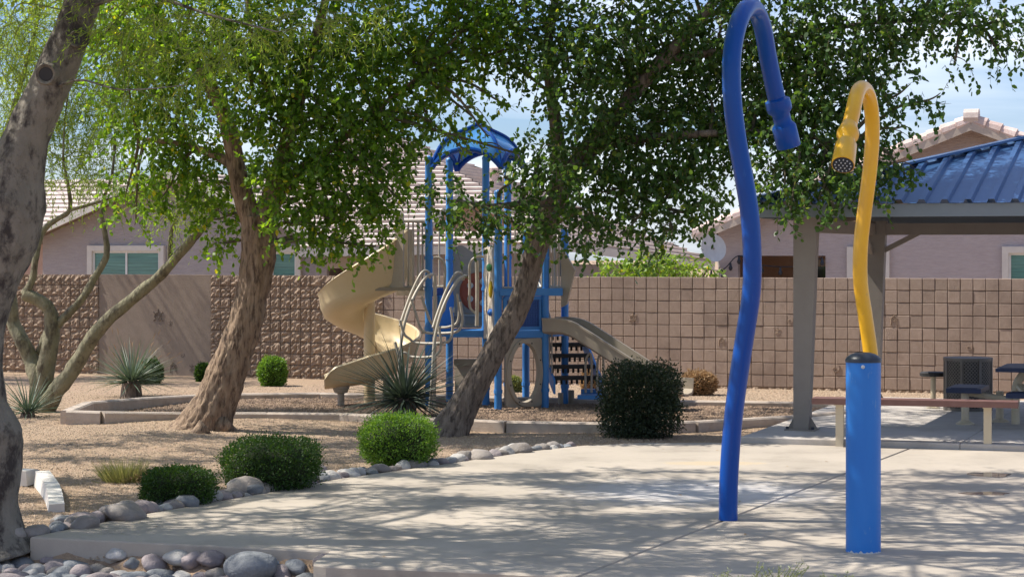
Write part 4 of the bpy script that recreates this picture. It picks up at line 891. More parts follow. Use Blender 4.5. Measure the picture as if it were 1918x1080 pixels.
blB = [(900,90,26.3,60,45,.9),(930,40,26.3,60,45,.9),(880,0,26.3,70,40,.9),(960,90,26.3,50,40,.7),(980,20,26.3,50,40,.8),(830,150,26.2,55,40,.7),(905,245,26,34,22,.35),(870,280,26,34,26,.35),(935,190,26.2,40,26,.4),(960,285,26,26,20,.35),(300,95,27,90,50,.9),(410,95,26.5,90,50,.9),(530,100,26.2,90,50,.9),(650,95,26.3,90,50,.9),(770,90,26.4,80,50,.9),(300,200,27.1,70,45,.8),(490,215,26.3,60,45,.9),(600,205,26.2,80,45,.9),(700,200,26.4,70,40,.9),(590,305,26.2,80,40,.9),(680,290,26.3,60,40,.9),(500,320,26.1,50,50,.8),(660,380,26.1,60,40,.8),(200,60,27.2,60,50,.7),(880,40,26.4,60,50,.8),(360,300,27,70,40,.8),(250,40,27,90,75),(350,40,26.5,100,75),(470,45,26.3,100,80),(590,50,26.3,100,80),(710,45,26.5,100,75),(820,50,26.5,90,70),
 (240,150,27.2,80,75,.8),(340,150,27,90,75),(450,150,26.2,90,75),(560,160,26.2,95,80),(670,150,26.4,90,75),(770,140,26.4,80,65),(860,130,26.5,50,55,.7),
 (270,255,27.4,80,65,.75),(360,250,27,80,70,.9),(540,260,26.2,90,75),(640,250,26.3,85,70),(730,240,26.4,75,60),(800,215,26.4,55,50,.8),(880,215,26.4,40,28,.45),
 (240,345,27.6,60,45,.7),(320,345,27.2,70,55,.9),(400,340,27,65,60,.9),(545,355,26.2,70,60),(625,345,26.2,70,60),(705,325,26.3,65,55),(770,290,26.4,40,40,.7),
 (410,410,27,55,45,.8),(550,420,26,60,40,.9),(620,410,26,60,45,.9),(690,400,26.1,60,45),(745,370,26.1,45,40,.8),(640,455,26,40,28,.8),(690,460,26,26,28,.8),(420,455,26.9,26,28,.7),(585,450,26,26,26,.7),(255,400,27.5,45,28,.6),
 (300,-70,27,130,80,.8),(480,-80,26.5,150,90,.8),(680,-80,26.5,150,90,.8),(860,-70,26.5,110,80,.8),(400,-210,26.5,170,90,.6),(640,-210,26.5,180,90,.6)]
broad_tree('rosewood_tree', gp(385,806), 'leafy tree with thick furrowed brown trunk inside the kerb, left of slide',
 [(372,822,TB,122),(382,800,TB,98),(399,765,TB,82),(420,712,TB,74),(440,660,TB,65),(458,610,TB,61),(471,555,TB,59),(482,500,TB,60),(486,450,TB,66),(485,405,TB,64)],
 [[(478,420,TB,48),(462,385,TB,42),(444,320,TB,36),(432,255,TB,32),(412,195,TB,28),(375,135,TB,24),(335,85,TB+.2,18),(280,10,TB+.4,12)],
  [(492,425,TB,50),(508,375,TB,42),(530,300,TB-.1,34),(552,210,TB-.2,28),(580,110,TB-.2,22),(610,0,TB-.2,16),(630,-120,TB-.2,10)],
  [(512,370,TB,26),(560,320,TB-.2,20),(630,270,TB-.3,15),(700,210,TB-.3,10),(790,140,TB-.3,6)],
  [(440,310,TB,22),(400,290,TB+.2,16),(340,270,TB+.4,12),(260,260,TB+.6,7)],
  [(545,240,TB,20),(500,160,TB-.3,15),(470,60,TB-.3,10),(460,-90,TB-.3,7)]], blB, 1420, 'bark', 'leaf', high=high_crown(38, -4.4, .3, 26.4, 31.0))
for i, (x0, y0, x1, y1, w) in enumerate(((372,790,275,836,20),(385,800,330,832,22),(415,795,462,815,20))): 
    t_ = [o for o in bpy.data.objects if o.name == 'rosewood_tree'][0]
    a, b = gp(x0, y0, .10), gp(x1, y1, -.10); branch(t_, [a, a.lerp(b,.5)-EZ*.03, b], [w*26.5/F*.8, w*26.5/F*.42, w*26.5/F*.12], M['bark'], 'root')
TC = 26.7
blC = [(1060,110,26,80,45,.8),(1170,115,26.3,90,45,.9),(1290,115,26.4,90,45,.9),(1410,110,26,90,45,.9),(1530,105,25.5,90,45,.9),(1270,225,26.3,90,45,.9),(1390,215,26,90,45,.9),(1500,205,25.5,80,45,.9),(1280,325,26.2,80,40,.9),(1190,320,26.2,80,40,.9),(1500,305,25.3,70,40,.9),(1590,310,25.2,60,35,.9),(1650,75,25.2,70,40,.8),(1150,215,26.2,70,40,.8),(930,420,25.2,60,18,.9),(1010,410,25.2,40,26,.8),(1080,390,25.5,40,30,.8),(1000,55,26.4,95,75,.85),(1110,55,26,110,80),(1230,60,26.5,110,85),(1350,50,26,105,80),(1470,50,25.6,105,80),(1590,45,25.4,100,75),(1700,20,25.2,90,50),(1800,25,25,85,55,.95),(1885,45,25,50,45,.9),(1870,100,25,26,30,.5),
 (940,115,26.4,55,40,.55),(1080,165,26,85,75,.9),(1190,170,26.8,100,85),(1310,170,26.5,105,85),(1435,160,26,105,80),(1555,150,25.5,90,75),(1640,130,25.2,60,48,.9),(1740,187,25,50,11,.6),(1685,175,25,55,30,.8),(1790,110,25,30,22,.5),
 (1110,265,26,80,65),(1220,275,26.5,105,75),(1330,270,26,90,75),(1450,255,25.5,95,75),(1550,255,25.4,75,70),(1630,255,25.2,48,55,.85),(1680,240,25.1,30,25,.6),
 (1010,290,25.6,52,60,.9),(960,340,25.4,45,30,.7),(1040,350,25.4,60,50,.9),(970,395,25.2,60,30,.9),(890,395,25.2,62,32,.85),(835,365,25.4,50,42,.8),(860,430,25.2,38,16,.7),(985,440,25.2,26,26,.6),
 (1140,360,26,80,55),(1240,370,26,85,60),(1310,385,25.6,50,45,.85),(1180,425,25.6,70,32,.9),(1260,430,25.5,45,24,.7),(1100,430,25.4,40,36,.8),
 (1470,345,25.1,60,42,.9),(1545,345,25,70,42,.95),(1625,335,25,55,32,.85),(1690,320,25,45,26,.7),(1480,395,25,32,14,.6),(1560,385,24.9,38,14,.6),
 (1050,-70,26.3,140,80,.75),(1240,-80,26.3,150,90,.75),(1430,-80,26,150,90,.75),(1620,-80,25.5,150,80,.7),(1800,-70,25.2,130,70,.7),(1150,-220,26.3,190,90,.5),(1450,-220,26,190,90,.5)]
broad_tree('rosewood_tree', gp(850,806), 'leafy tree with grey trunk leaning right in front of the play structure',
 [(838,822,TC,96),(846,803,TC,74),(862,772,TC,58),(886,728,TC,50),(916,676,TC,45),(947,620,TC,43),(973,570,TC,41),(990,520,TC,39),(1004,465,TC,41),(1022,415,TC,44),(1046,360,TC,46),(1066,320,TC,44)],
 [[(1052,350,TC,36),(1048,300,TC,30),(1042,240,TC,25),(1032,175,TC,22),(1026,90,TC,19),(1040,0,TC,16),(1050,-120,TC,10)],
  [(1060,335,TC,46),(1095,290,TC,40),(1150,220,TC-.2,34),(1225,130,TC-.4,28),(1300,50,TC-.5,22),(1370,-40,TC-.6,16),(1440,-140,TC-.7,10)],
  [(1110,275,TC,24),(1200,260,TC-.4,18),(1330,250,TC-.8,14),(1460,250,TC-1.1,10),(1600,270,TC-1.4,6)],
  [(1040,370,TC,18),(985,380,TC-.5,13),(920,385,TC-.9,9),(850,375,TC-1.1,5)],
  [(1090,300,TC,18),(1150,340,TC-.3,13),(1220,380,TC-.6,9),(1290,400,TC-.8,5)],
  [(1240,115,TC-.4,18),(1380,90,TC-.7,14),(1520,60,TC-1,10),(1680,40,TC-1.2,7),(1840,50,TC-1.4,4)]], blC, 1480, 'bark2', 'leaf_c', high=high_crown(28, -.5, 6, 25.6, 30.0))

# ------------------------------------------------------------------ feathery trees (smooth trunks, fine leaflets)
def feather(parent, blobs, k, tl=(.18,.40), L_=(.035,.065), W_=(.006,.010), per=14, down=.45, tw=.0035, name='crown'):
    S, D, Ln = blob_twigs(blobs, per, tl, .45, down); V_ = twig_leaves(S, D, Ln, per, L_, W_, RHO, .3, .2, .8, .35)
    arr_obj(name, V_, 4, M['fern'], parent, 'stuff'); arr_obj('twigs', twig_bars(S, D, Ln, tw), 4, M['twig_green'], parent, 'stuff')
ta = thing('palo_verde_tree', gp(10,1000,-.1), 'big smooth grey trunk with knot holes at the left edge', 'tree', 'park trees')
YA = 16.9
P_, R_ = px_path([(-5,1045,YA,165),(-15,1000,YA,126),(-22,940,YA,112),(-20,860,YA,118),(-22,815,YA,128),(-36,760,YA,100),(-44,680,YA,94),(-36,600,YA,94),(-16,520,YA,106),(8,450,YA,124),(24,385,YA,124),(30,330,YA,104),(48,265,YA,86),(72,205,YA,78),(100,145,YA,74),(128,80,YA,70),(152,10,YA,66),(172,-60,YA,60),(200,-160,YA,50),(240,-280,YA-.1,38)])
p, r = crom(P_, 6, R_); G().tube(p, r, 36, wob=.07, ws=3.2).build('trunk', M['bark_smooth'], ta, smooth=True)
lpA = p[60:]
for lb in ([(118,110,YA,40),(128,50,YA+.2,42),(140,0,YA+.3,40),(150,-90,YA+.5,32),(130,-230,YA+.9,20)],
           [(172,-60,YA,40),(280,-180,YA+.5,28),(460,-300,YA+.9,20),(700,-380,YA+1.2,13),(950,-420,YA+1.4,7)], [(200,-160,YA,34),(100,-280,YA-.4,24),(-100,-380,YA-.6,16),(-350,-420,YA-.6,10)],
           [(-30,-260,YA,26),(-280,-330,YA+1.6,18),(-620,-300,YA+2.6,10)], [(240,-280,YA,30),(300,-420,YA+1.5,20),(420,-420,YA+3.2,12)], [(460,-300,YA+.9,18),(640,-420,YA-.8,12),(900,-500,YA-1.6,8)], [(100,165,YA,7),(150,150,YA-.5,4.5),(230,168,YA-.9,3),(345,160,YA-1.2,1.6)], [(150,20,YA,10),(260,-10,YA-.4,7),(400,30,YA-.8,5),(520,60,YA-1.0,2.5)]):
    a_, b_ = px_path(lb); branch(ta, a_, b_, M['bark_smooth']); lpA += crom(a_, 5)
for (x, y, rx) in ((86,139,.072),(144,73,.056)):
    c = at(x, y, YA-.135); c = at(x, y, YA-.175); nrm = V((-.12,-1,-.05)).normalized(); kn = G(); prof = [(rx*1.5,-.07),(rx*1.32,-.01),(rx*1.12,.018),(rx*.88,.012),(rx*.70,-.02),(rx*.5,-.06),(.004,-.075)]
    ko = smooth_by_angle(kn.lathe(c, prof, 18, nrm).build('knot', M['bark_smooth'], ta), 70)
    G().lathe(c, [(rx*.78,.003),(rx*.4,.001),(.003,-.004)], 16, nrm).build('hole_shade', M['step'], ko)  # near-black disc paints the shade inside the knot hole
blA = px_blobs([(220,70,16.6,70,40,.5),(20,90,18,60,60,.5),(300,60,16.2,80,40,.4),(500,70,16,70,30,.3),(430,110,16,60,26,.35),(60,300,18.6,60,40,.3),(20,30,18.5,90,70,.5),(30,140,18.5,80,60,.4),(30,240,18.8,60,55,.3),(200,30,16.8,90,50,.5),(320,20,16.4,90,45,.55),(440,40,16.2,90,45,.5),(560,30,16.2,80,45,.5),(250,120,16.4,80,40,.5),(380,130,16,70,40,.35),(300,200,16.4,70,35,.4),(200,190,16.8,50,40,.4),(400,70,16,90,40,.35),(650,40,16.4,60,36,.35),(720,20,16.6,60,28,.3),(330,165,15.9,60,14,.5)], 2500)
connect(ta, lpA, blA, M['twig_green'], .006); feather(ta, blA, 1)
# its crown spreads above the picture and over the pad
up = []
for _ in range(330): 
    x, y, z = R(-9.8, 1.4), R(14.2, 22.6), R(5.0, 7.2)
    if x < -5.2 and random.random() < .55: continue
    if z < 2.3+.123*y+.5: z = 2.3+.123*y+.5+R(0,.8)
    up.append(((x, y, z), (R(.2,.7), R(.08,.22), R(.08,.16)), R(330,720)))
for _ in range(10): up.append(((R(-8.4,-6.0), R(16.8,18.2), R(3.8,7)), (R(.3,.6),R(.2,.4),R(.3,.5)), R(800,1200)))  # unseen leaf clumps added to shade the trunk
for _ in range(36): up.append(((R(-10,-5), R(22,26.5), R(5.6,7.6)), (R(.3,.8),R(.12,.3),R(.1,.2)), R(500,900)))  # more unseen clumps, added to streak the gravel with shade
connect(ta, [q for q in lpA if q.z > 5.0], up, M['twig'], .022, far=3.2)
S, D, Ln = blob_twigs(up, 14, (.25,.6), .4, .2); arr_obj('upper_crown', twig_leaves(S, D, Ln, 14, (.06,.10), (.026,.042), RHO, .2, .6, .8, .2), 4, M['fern'], ta, 'stuff'); arr_obj('upper_twigs', twig_bars(S, D, Ln, .005), 4, M['twig'], ta, 'stuff')

td = thing('palo_verde_tree', gp(78,772), 'green-barked tree forking low into leaning limbs by the left wall', 'tree', 'park trees')
YD = 29.7; lpD = []
for i, lb in enumerate(([(84,785,YD,52),(78,745,YD,44),(70,706,YD,40),(58,672,YD+.1,36),(42,640,YD+.1,32),(26,608,YD+.2,30),(22,576,YD+.2,28),(12,520,YD+.3,24),(-10,440,YD+.4,18)],
  [(80,740,YD,42),(84,700,YD-.05,40),(92,655,YD-.1,36),(98,615,YD-.1,33),(92,580,YD-.1,30),(70,560,YD-.1,28),(44,550,YD-.1,24)],
  [(46,552,YD-.1,20),(60,525,YD-.1,16),(68,478,YD-.1,14),(80,434,YD,13),(104,412,YD,12),(130,394,YD,10),(128,350,YD,8),(118,300,YD,5)],
  [(70,665,YD+.2,14),(95,620,YD-.05,24),(112,603,YD-.1,20),(152,562,YD-.2,17),(176,522,YD-.2,15),(199,480,YD-.2,14),(197,440,YD-.2,12),(190,390,YD-.2,8),(210,330,YD-.2,5)],
  [(82,785,YD,44),(98,742,YD-.2,40),(138,690,YD-.3,34),(183,618,YD-.5,30),(244,563,YD-.6,26),(293,522,YD-.7,24),(334,478,YD-.8,21),(376,430,YD-.9,17),(410,385,YD-1,11),(440,330,YD-1,7)],
  [(-10,440,YD+.4,18),(-20,340,YD+.5,15),(20,220,YD+.6,12),(60,80,YD+.7,9),(90,-60,YD+.8,6)], [(210,330,YD-.2,6),(215,240,YD,5),(190,140,YD+.2,4),(200,20,YD+.3,3)], [(118,300,YD,5),(122,220,YD+.1,4),(135,120,YD+.2,3)], [(318,490,YD-.75,12),(320,440,YD-.8,9),(332,400,YD-.8,7),(354,362,YD-.8,4)], [(130,394,YD,8),(180,380,YD-.1,6),(250,360,YD-.2,4),(300,350,YD-.2,3)])):
    a_, b_ = px_path(lb, .43); branch(td, a_, b_, M['bark_green'], 'trunk' if i in (0,1,4) else 'branch', 20, .2, 7); lpD += crom(a_, 5)
blD = px_blobs([(250,70,29.5,80,60,.5),(60,60,30,80,60,.5),(100,180,29.8,70,50,.5),(240,140,29.5,60,60,.4),(30,330,30,50,50,.4),(140,270,30,60,40,.5),(200,340,29.5,60,30,.35),(120,330,30,70,50,.35),(60,280,30,70,60,.4),(180,290,30,70,50,.35),(330,400,28.8,50,40,.45),(370,370,28.8,40,40,.45),(150,220,30.2,90,60,.35),(60,180,30.4,80,60,.35),(280,340,29,50,30,.3),(20,90,30.6,90,70,.4),(140,110,30.4,90,60,.4),(200,20,30.4,110,60,.4),(230,200,30,60,50,.3),(80,110,30.2,70,60,.5),(170,180,30,60,50,.5),(40,230,30,60,50,.5),(200,240,29.8,60,40,.45),(90,30,30.2,80,50,.5),(170,330,29.6,50,26,.4)], 6800)
connect(td, lpD, blD, M['twig_green'], .010, far=1.4); feather(td, blD, 1, (.25,.5), (.045,.085), (.011,.018))
upD = [((R(-11,-4), R(28,34), R(5.8,8)), (R(.6,1.1),R(.5,.9),R(.25,.5)), R(500,900)) for _ in range(22)]
connect(td, lpD, upD, M['twig'], .02, far=2.5); S, D, Ln = blob_twigs(upD, 14, (.25,.6), .4, .2); arr_obj('upper_crown', twig_leaves(S, D, Ln, 14, (.06,.10), (.02,.034), RHO, .2, .6, .8, .2), 4, M['fern'], td, 'stuff')

te = thing('palo_verde_tree', V((-11.6,37.4,0)), 'feathery tree beyond the left edge whose shade streaks the stucco panel', 'tree', 'park trees'); lpE = []
for e in ((-12.5,37.8,7.6),(-10.4,37.6,7.0),(-11.2,39.0,8.0),(-9.9,38.6,6.2)):
    pe_ = [V((-11.6,37.4,-.1)), V((-11.5,37.5,1.8)), V((-11.5,37.5,3.0)).lerp(V(e),.35), V(e)]; branch(te, pe_, [.17,.13,.09,.03], M['bark_green'], 'trunk'); lpE += crom(pe_, 6)[8:]
upE = [((R(-13.4,-9.8), R(36.6,39.4), R(4.2,8)), (R(.4,.9),R(.4,.8),R(.25,.5)), R(500,900)) for _ in range(30)]
connect(te, lpE, upE, M['twig'], .015, far=2.5); S, D, Ln = blob_twigs(upE, 14, (.25,.6), .4, .2); arr_obj('crown', twig_leaves(S, D, Ln, 14, (.06,.10), (.02,.034), RHO, .2, .6, .8, .2), 4, M['fern'], te, 'stuff')

# ------------------------------------------------------------------ clipped shrubs
def shrub(x, yb, w, h, label, leafm, n, lsz, name='shrub', square=3.2, cat='shrub', z=None, core=True, Y=None, hang=0.0, dens_in=.80):
    b = gp(x, yb, -.03) if Y is None else ax(x, Y, 0); Yb = b.y+w*Yb_scale(b.y)*.5*.8; s = b.y/F; rx, rz = w*s/2, h*s/2; c = V((b.x, Yb, b.z+rz)); ry = rx*.85
    t = thing(name, (c.x, c.y, b.z), label, cat)
    d = unit(RNG.normal(size=(n,3))); p = square; k = 1/np.power((np.abs(d)**p).sum(1, keepdims=True), 1/p)
    bumps = np.array([1+.16*noise(V(tuple(q*2.2))+V((x,yb,0)))+.06*noise(V(tuple(q*6))+V((x,0,yb))) for q in d])[:,None]
    S = np.array(c)+d*k*bumps*np.array([rx,ry,rz])*np.where(RNG.uniform(0,1,(n,1)) < .07, RNG.uniform(1.0,1.14,(n,1)), RNG.uniform(dens_in,1.03,(n,1))); S[:,2] = np.maximum(S[:,2], b.z+.01)
    A = unit(d*.7+RNG.normal(size=(n,3))*.6+np.array([0,0,.25])); V_ = leaves(S, A, RNG.uniform(lsz[0],lsz[1],n), RNG.uniform(lsz[0]*.5,lsz[1]*.55,n), RHO, .3)
    arr_obj('foliage', V_, 4, M[leafm], t, 'stuff')
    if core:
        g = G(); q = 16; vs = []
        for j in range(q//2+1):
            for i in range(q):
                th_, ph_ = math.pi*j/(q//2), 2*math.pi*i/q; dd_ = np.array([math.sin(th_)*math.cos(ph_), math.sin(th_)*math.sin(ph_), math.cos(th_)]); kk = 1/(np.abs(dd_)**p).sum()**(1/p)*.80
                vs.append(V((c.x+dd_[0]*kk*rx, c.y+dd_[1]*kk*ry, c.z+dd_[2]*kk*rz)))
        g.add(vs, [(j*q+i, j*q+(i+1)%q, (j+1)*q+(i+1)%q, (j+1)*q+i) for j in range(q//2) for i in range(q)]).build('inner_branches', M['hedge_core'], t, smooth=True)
    else:
        g = G()
        for _ in range(26):
            a_ = R(0,6.28); e = c+V((rx*.9*math.cos(a_)*R(.3,1), ry*.9*math.sin(a_)*R(.3,1), rz*R(-.2,.8))); s0_ = V((c.x+R(-.3,.3)*rx, c.y+R(-.2,.2)*ry, b.z)); g.tube(crom([s0_, s0_.lerp(e,.5)+V((R(-.04,.04),0,.05)), e],3), [.013-.0014*i for i in range(7)], 5)
        tag(g.build('stems', M['twig'], t), kind='stuff')
    return t
def Yb_scale(Y): return Y/F
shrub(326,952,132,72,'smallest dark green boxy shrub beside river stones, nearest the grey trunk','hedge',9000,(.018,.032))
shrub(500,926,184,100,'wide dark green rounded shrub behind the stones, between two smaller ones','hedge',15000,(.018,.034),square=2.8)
shrub(742,880,140,98,'bright green round clipped shrub beside the stones, sunlit on top','hedge_bright',15000,(.018,.032),square=2.8)
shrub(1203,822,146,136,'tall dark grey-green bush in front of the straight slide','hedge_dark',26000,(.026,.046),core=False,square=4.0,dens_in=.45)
shrub(508,726,52,56,'small bright green ball shrub near the split-face wall','hedge_bright',4500,(.03,.05),square=2.6)
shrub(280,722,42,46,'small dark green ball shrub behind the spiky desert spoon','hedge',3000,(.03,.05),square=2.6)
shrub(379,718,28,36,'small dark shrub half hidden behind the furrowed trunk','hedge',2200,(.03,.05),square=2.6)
shrub(238,0,1,1,'x','hedge',1,(.03,.05)) if False else None
shrub(650,690,40,24,'low green shrub glimpsed under the spiral slide','hedge_bright',1800,(.03,.05),square=2.4)
shrub(963,738,26,32,'small green shrub seen through the oval crawl opening','hedge_sage',1800,(.03,.05),square=2.4)
shrub(1310,744,64,46,'dry orange-brown bush at the foot of slide by wall','dead',5000,(.03,.06),square=2.4)
shrub(1105,738,30,46,'dry brown bush behind the play structure stairs','dead',1800,(.03,.06),square=2.4)
shrub(1905,740,100,76,'grey-green clipped bush behind the picnic table','hedge_sage',8000,(.03,.05),square=3.2)

# citrus tree behind the wall
ct = thing('citrus_tree', ax(1235,38.4), 'bright yellow-green leafy tree top showing above the block wall', 'tree')
bl = px_blobs([(1150,510,37.6,30,18),(1195,500,37.8,36,20),(1240,505,37.6,36,20),(1290,508,37.8,36,18),(1330,514,37.6,24,10),(1210,518,37.5,60,12),(1138,486,37.8,14,8,.8),(1250,484,37.8,20,8,.8)], 3000)
for i in range(4): G().tube(crom([ax(1235,38.4), ax(1235+(-60+40*i)*.5,38.2,1.0), ax(1150+58*i,37.8,1.95)],5), .02, 6).build('trunk', M['twig'], ct)
S, D, Ln = blob_twigs(bl, 7, (.12,.28), .5, -.2); arr_obj('crown', twig_leaves(S, D, Ln, 7, (.09,.15), (.03,.05), HEX, .1, .5), 6, M['citrus'], ct, 'stuff')

# ------------------------------------------------------------------ spiky plants, each leaf its own piece
def spike_meshes(L_, w, m, n=4, dead=False):
    out = []
    for q in range(n):
        g = G(); segs = 5; vs = []; bend = R(.05,.22)
        for i in range(segs+1):
            t = i/segs; x = L_*t; z = -bend*L_*t*t; ww = w*(1-t**1.6)*.5+.0008; vs += [(x,-ww,z+ww*.5),(x,0,z),(x,ww,z+ww*.5)]
        g.add(vs, [(3*i+k,3*i+k+1,3*i+3+k+1,3*i+3+k) for i in range(segs) for k in (0,1)]); me = g.mesh('leaf'); me.materials.append(m); out.append(me)
    return out
def spiky(base, label, name, n, L_, w, m, hz, low=-.35, stem=(.09,.2), tips=False, cat='plant'):
    t = thing(name, base, label, cat); ms = spike_meshes(L_, w, M[m])
    prof = [(stem[0]*1.15,-.08),(stem[0]*1.1,0),(stem[0],hz*.6),(stem[0]*.9,hz),(stem[0]*.4,hz+.05)]
    G().lathe(base, prof, 14).build('stem', M['bark2'], t)
    for i in range(n):
        el = math.asin(low+(1-low)*((i+.5)/n)**.85); az = i*2.39996+R(-.2,.2); o = bpy.data.objects.new('leaf', random.choice(ms)); COL.objects.link(o); o.parent = t
        o.location = (.04*math.cos(az), .04*math.sin(az), hz+R(-.03,.03)); o.rotation_euler = (R(-.4,.4), -el, az); sc = R(.78,1.08); o.scale = (sc, 1, sc)
        if tips and el > .5 and i % 3 == 0:
            k = G(); k.tube([V((L_*.98,0,-.12*L_)), V((L_*1.12,0,-.10*L_))], .004, 4); c_ = bpy.data.objects.new('dry_tip', TIP); COL.objects.link(c_); c_.parent = o; c_.location = (L_*.96,0,-.12*L_)
    return t
TIP = G().tube([V((0,0,0)), V((.05,.004,.0)), V((.11,-.006,-.01))], [.003,.005,.002], 4).mesh('dry_tip'); TIP.materials.append(M['dead'])
spiky(gp(758,786), 'large dark spiky yucca on short trunk in front of spiral slide', 'yucca', 240, 1.02, .030, 'spike_dark', .28, -.42, (.16,.2))
spiky(gp(246,742), 'grey-green desert spoon with dry leaf tips before the stucco panel', 'desert_spoon', 200, .78, .022, 'spike', .22, -.15, (.16,.2), True)
spiky(gp(52,786), 'smaller green spiky plant at the foot of the forked tree', 'desert_spoon', 90, .62, .022, 'spike', .10, -.1, (.10,.2))
# half-dead grass clump on the bare slope
gc = gp(232,892); gc.z = ground_h(gc.x, gc.y)+.02; gt_ = thing('grass_clump', gc, 'pale green grass clump with brown thatch on the bare slope', 'grass')
n = 900; a = RNG.uniform(0,6.28,n); q = RNG.uniform(0,.16,n); S = np.stack([gc.x+q*np.cos(a)*1.2, gc.y+q*np.sin(a), np.full(n, gc.z-.05)],1); A = unit(np.stack([np.cos(a)*.5-.12, np.sin(a)*.5, np.full(n,.9)],1)+RNG.normal(size=(n,3))*.2)
arr_obj('blades', leaves(S, A, RNG.uniform(.14,.34,n), RNG.uniform(.004,.007,n), RHO, .2), 4, M['grassy'], gt_, 'stuff')
n = 1600; S = np.stack([gc.x+RNG.normal(.33,.17,n), gc.y+RNG.normal(.05,.10,n), gc.z+np.abs(RNG.normal(.02,.03,n))],1); A = unit(RNG.normal(size=(n,3))*np.array([1,1,.35]))
arr_obj('thatch', leaves(S, A, RNG.uniform(.05,.12,n), RNG.uniform(.005,.011,n), RHO, .5), 4, M['dead'], gt_, 'stuff')
# low silvery weeds at the front edge of the pad
for i, (x, w, h, lab) in enumerate(((1345,30,14,'small tuft of silvery weed at the bottom edge'),(1440,95,22,'widest silvery-green weed sprouting at the bottom edge of pad'),(1548,60,8,'low silvery weed at the bottom edge near bollard'))):
    Yw = 14.2; c = ax(x, Yw, 0); s = Yw/F; zt = H-(1080-h-YH)*s; wt = thing('weed', (c.x, c.y, -.2), lab, 'weed', 'weeds along the front edge'); st = []; g = G()
    for _ in range(int(w*.5)):
        b = V((c.x+R(-.6,.6)*w*s, c.y+R(-.12,.12), -.22)); e = V((c.x+R(-1,1)*w*s, c.y+R(-.15,.15), zt-R(0,.12))); p = crom([b, b.lerp(e,.6)+V((R(-.02,.02),0,.02)), e],4); g.tube(p, .0022, 4); st += p[3:]
    tag(g.build('stems', M['twig_green'], wt), kind='stuff'); st = np.array([tuple(q) for q in st]); st = np.repeat(st, 5, 0); n = len(st)
    arr_obj('leaves', leaves(st+RNG.normal(size=(n,3))*.006, unit(RNG.normal(size=(n,3))+np.array([0,0,.7])), RNG.uniform(.014,.026,n), RNG.uniform(.005,.009,n), RHO, .3), 4, M['weed'], wt, 'stuff')

TONE = ('blue-grey', 'brown-grey', 'mauve-grey', 'pale')
def edge_label(q, r, tone, row):
    i = min(range(6), key=lambda k: abs(q.y-(17.4, 18.6, 19.7, 20.9, 22.3, 23.7)[k]))
    return f"{'large' if r > .10 else 'mid-sized' if r > .075 else 'small'} {TONE[tone]} river stone {'touching the pad' if row == 0 else 'one row back from the pad'} "+('near the big grey trunk','beside the smallest boxy shrub','below the wide dark shrub','between the dark and bright shrubs','below the bright green shrub','near the leaning trunk')[i]
def bed_label(x, y, r, tone):
    a = (V((x,y,0))-FRONT_A).dot(E1); b = (V((x,y,0))-FRONT_A).dot(E2)
    return f"{'large' if r > .095 else 'mid-sized' if r > .075 else 'small'} {TONE[tone]} stone in front bed, "+('left of the pad corner' if a < 0 else 'below the pad corner' if a < 1 else 'mid-way along pad front' if a < 2 else 'near the step of the pad')+(' close to the concrete' if b > -.35 else ' at the bottom edge')
# ------------------------------------------------------------------ river stones and kerb fragments
import bmesh
def stone_mesh(seed):
    bm = bmesh.new(); bmesh.ops.create_icosphere(bm, subdivisions=3, radius=1); rs = random.Random(seed); o = V((rs.uniform(0,50),rs.uniform(0,50),rs.uniform(0,50)))
    for v in bm.verts: v.co *= 1+.30*noise(v.co*1.0+o)+.09*noise(v.co*2.4+o)
    me = bpy.data.meshes.new('river_stone'); bm.to_mesh(me); bm.free(); me.polygons.foreach_set('use_smooth', [True]*len(me.polygons)); return me
SM = [[stone_mesh(i*4+j) for i in range(5)] for j in range(4)]
for j in range(4):
    for me in SM[j]: me.materials.append(STONES[j])
def stone(c, r, tone, label, group=None, sq=None):
    o = bpy.data.objects.new('river_stone', random.choice(SM[tone])); COL.objects.link(o); o.location = c; o.scale = sq or (r*R(.95,1.35), r*R(.75,1.1), r*R(.58,.8)); o.rotation_euler = (R(-.2,.2),R(-.25,.25),R(0,6.28)); return tag(o, label, 'stone', group)
big = [(512,1050,46,3,'largest pale speckled oval stone against the pad front'),(470,1076,58,0,'dark smooth broad stone at the very bottom edge'),(250,1057,24,0,'small blue-grey stone leaning on the pad front'),(296,1050,27,1,'rounded brown-grey stone against the pad front'),(342,1050,27,0,'slate-blue stone against pad front, right of brown one'),
 (124,975,22,0,'dark upright stone near the pad left corner'),(160,985,34,1,'sloping grey-brown stone beside the dark upright one'),(235,968,48,1,'long flat grey stone at the pad edge below boxy shrub'),(462,920,42,1,'large grey-brown boulder by the wide shrub'),(507,912,26,3,'pale rough stone beside the round one'),(538,904,19,3,'round pale stone balanced on its edge by the shrub'),(585,892,36,2,'large mauve stone at the pad edge'),(900,855,24,1,'flat brown stone near end of the stone row'),(968,843,26,1,'long tan stone at the end of the row'),(350,944,30,0,'flat dark stone right of the boxy shrub'),(410,1062,26,0,'blue-grey stone between slate stone and speckled oval')]
for (x, y, w, t, lab) in big:
    z = -.02 if y < 1000 else -.20; p = gp(x, y+6, z); r = w*p.y/F*.82; p.z = z+r*.32; stone(p, r, t, lab)
edge = [V((*q,0)) for q in PAD[:7]]
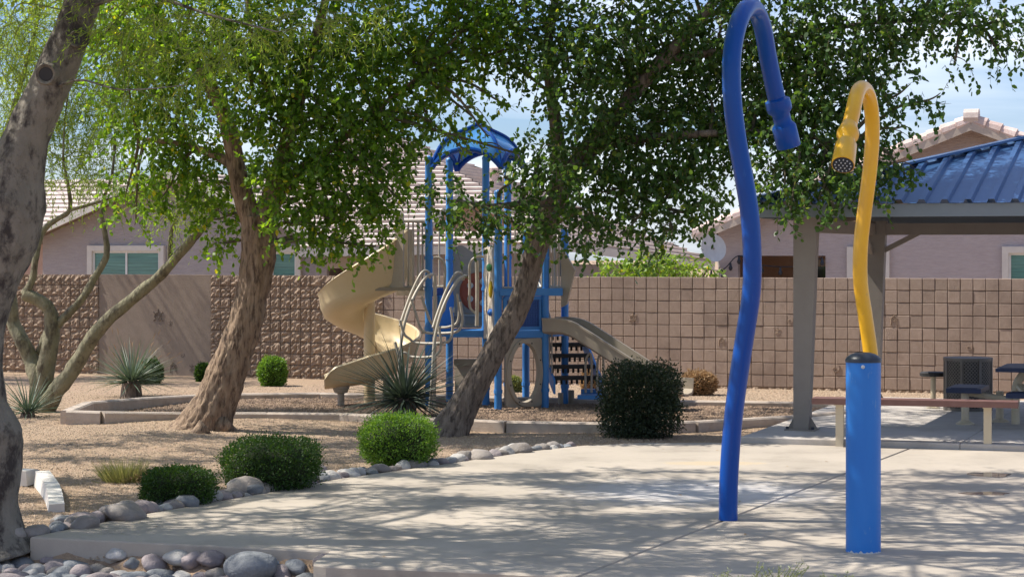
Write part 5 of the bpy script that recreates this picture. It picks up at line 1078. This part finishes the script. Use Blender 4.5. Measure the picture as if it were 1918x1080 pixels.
for i in range(len(edge)-1):
    a, b = edge[i], edge[i+1]; L_ = (b-a).length; nn = V((-(b-a).y,(b-a).x,0)).normalized(); s = 0
    while s < L_:
        r = R(.05,.125)*(1-.05*i); q = a.lerp(b, s/L_)+nn*(r*.9+R(0,.10)); tn = random.choice((0,1,1,2,3)); stone(V((q.x,q.y,-.03+r*.4)), r, tn, edge_label(q, r, tn, 0), 'stones along the pad edge')
        if random.random() < .45: q2 = q+nn*R(.12,.24); tn = random.choice((0,1,2)); r2 = r*R(.5,.8); stone(V((q2.x,q2.y,-.04+r*.2)), r2, tn, edge_label(q2, r2, tn, 1), 'stones along the pad edge')
        s += r*R(1.15,1.7)
front_pts = []
for _ in range(2600):
    q = FRONT_A+E1*R(-1.3,3.0)+E2*(R(-.85,.04)); x, y = q.x, q.y
    if q.y*.262 < abs(q.x) or any((x-u)**2+(y-v)**2 < .0150 for u, v in front_pts): continue
    if inside((x,y), PAD) or ((V((x,y,0))-FRONT_A).dot(E2) > .25): continue
    front_pts.append((x,y)); r = R(.055,.115); tn = random.choice((0,0,1,2,2,3)); stone(V((x,y,ground_h(x,y)+r*.25)), r, tn, bed_label(x, y, r, tn), 'stones in the front bed')
for i, (x0,y0,x1,y1,lab) in enumerate(((78,902,105,950,'longer broken white kerb piece lying in the gravel'),(38,902,66,896,'short broken kerb block beside the longer white piece'))):
    a, b = gp(x0,y0,0), gp(x1,y1,0); a.z = .06; b.z = .0 if i == 0 else .05; m_ = (a+b)/2; d_ = b-a; kf_ = G(); kk = crom([a, m_+V((.03,0,.02)), b],4)
    for q in range(len(kk)-1): pass
    vs = []
    for q_, t_ in ((k, j/(len(kk)-1)) for j, k in enumerate(kk)):
        sd = V((d_.y,-d_.x,0)).normalized()*.075; zz = .10*(1-.35*t_); vs += [q_-sd-EZ*.1, q_-sd+EZ*(zz*.5+.012*noise(q_*9)), q_+sd*.8+EZ*(zz*.5), q_+sd-EZ*.1]
    n = len(kk); kf_.add(vs, [(i_*4+j, i_*4+(j+1)%4, (i_+1)*4+(j+1)%4, (i_+1)*4+j) for i_ in range(n-1) for j in range(4)]+[(3,2,1,0), tuple((n-1)*4+j for j in range(4))])
    tag(kf_.build('kerb_fragment', M['trim'], org=m_), lab, 'kerb')
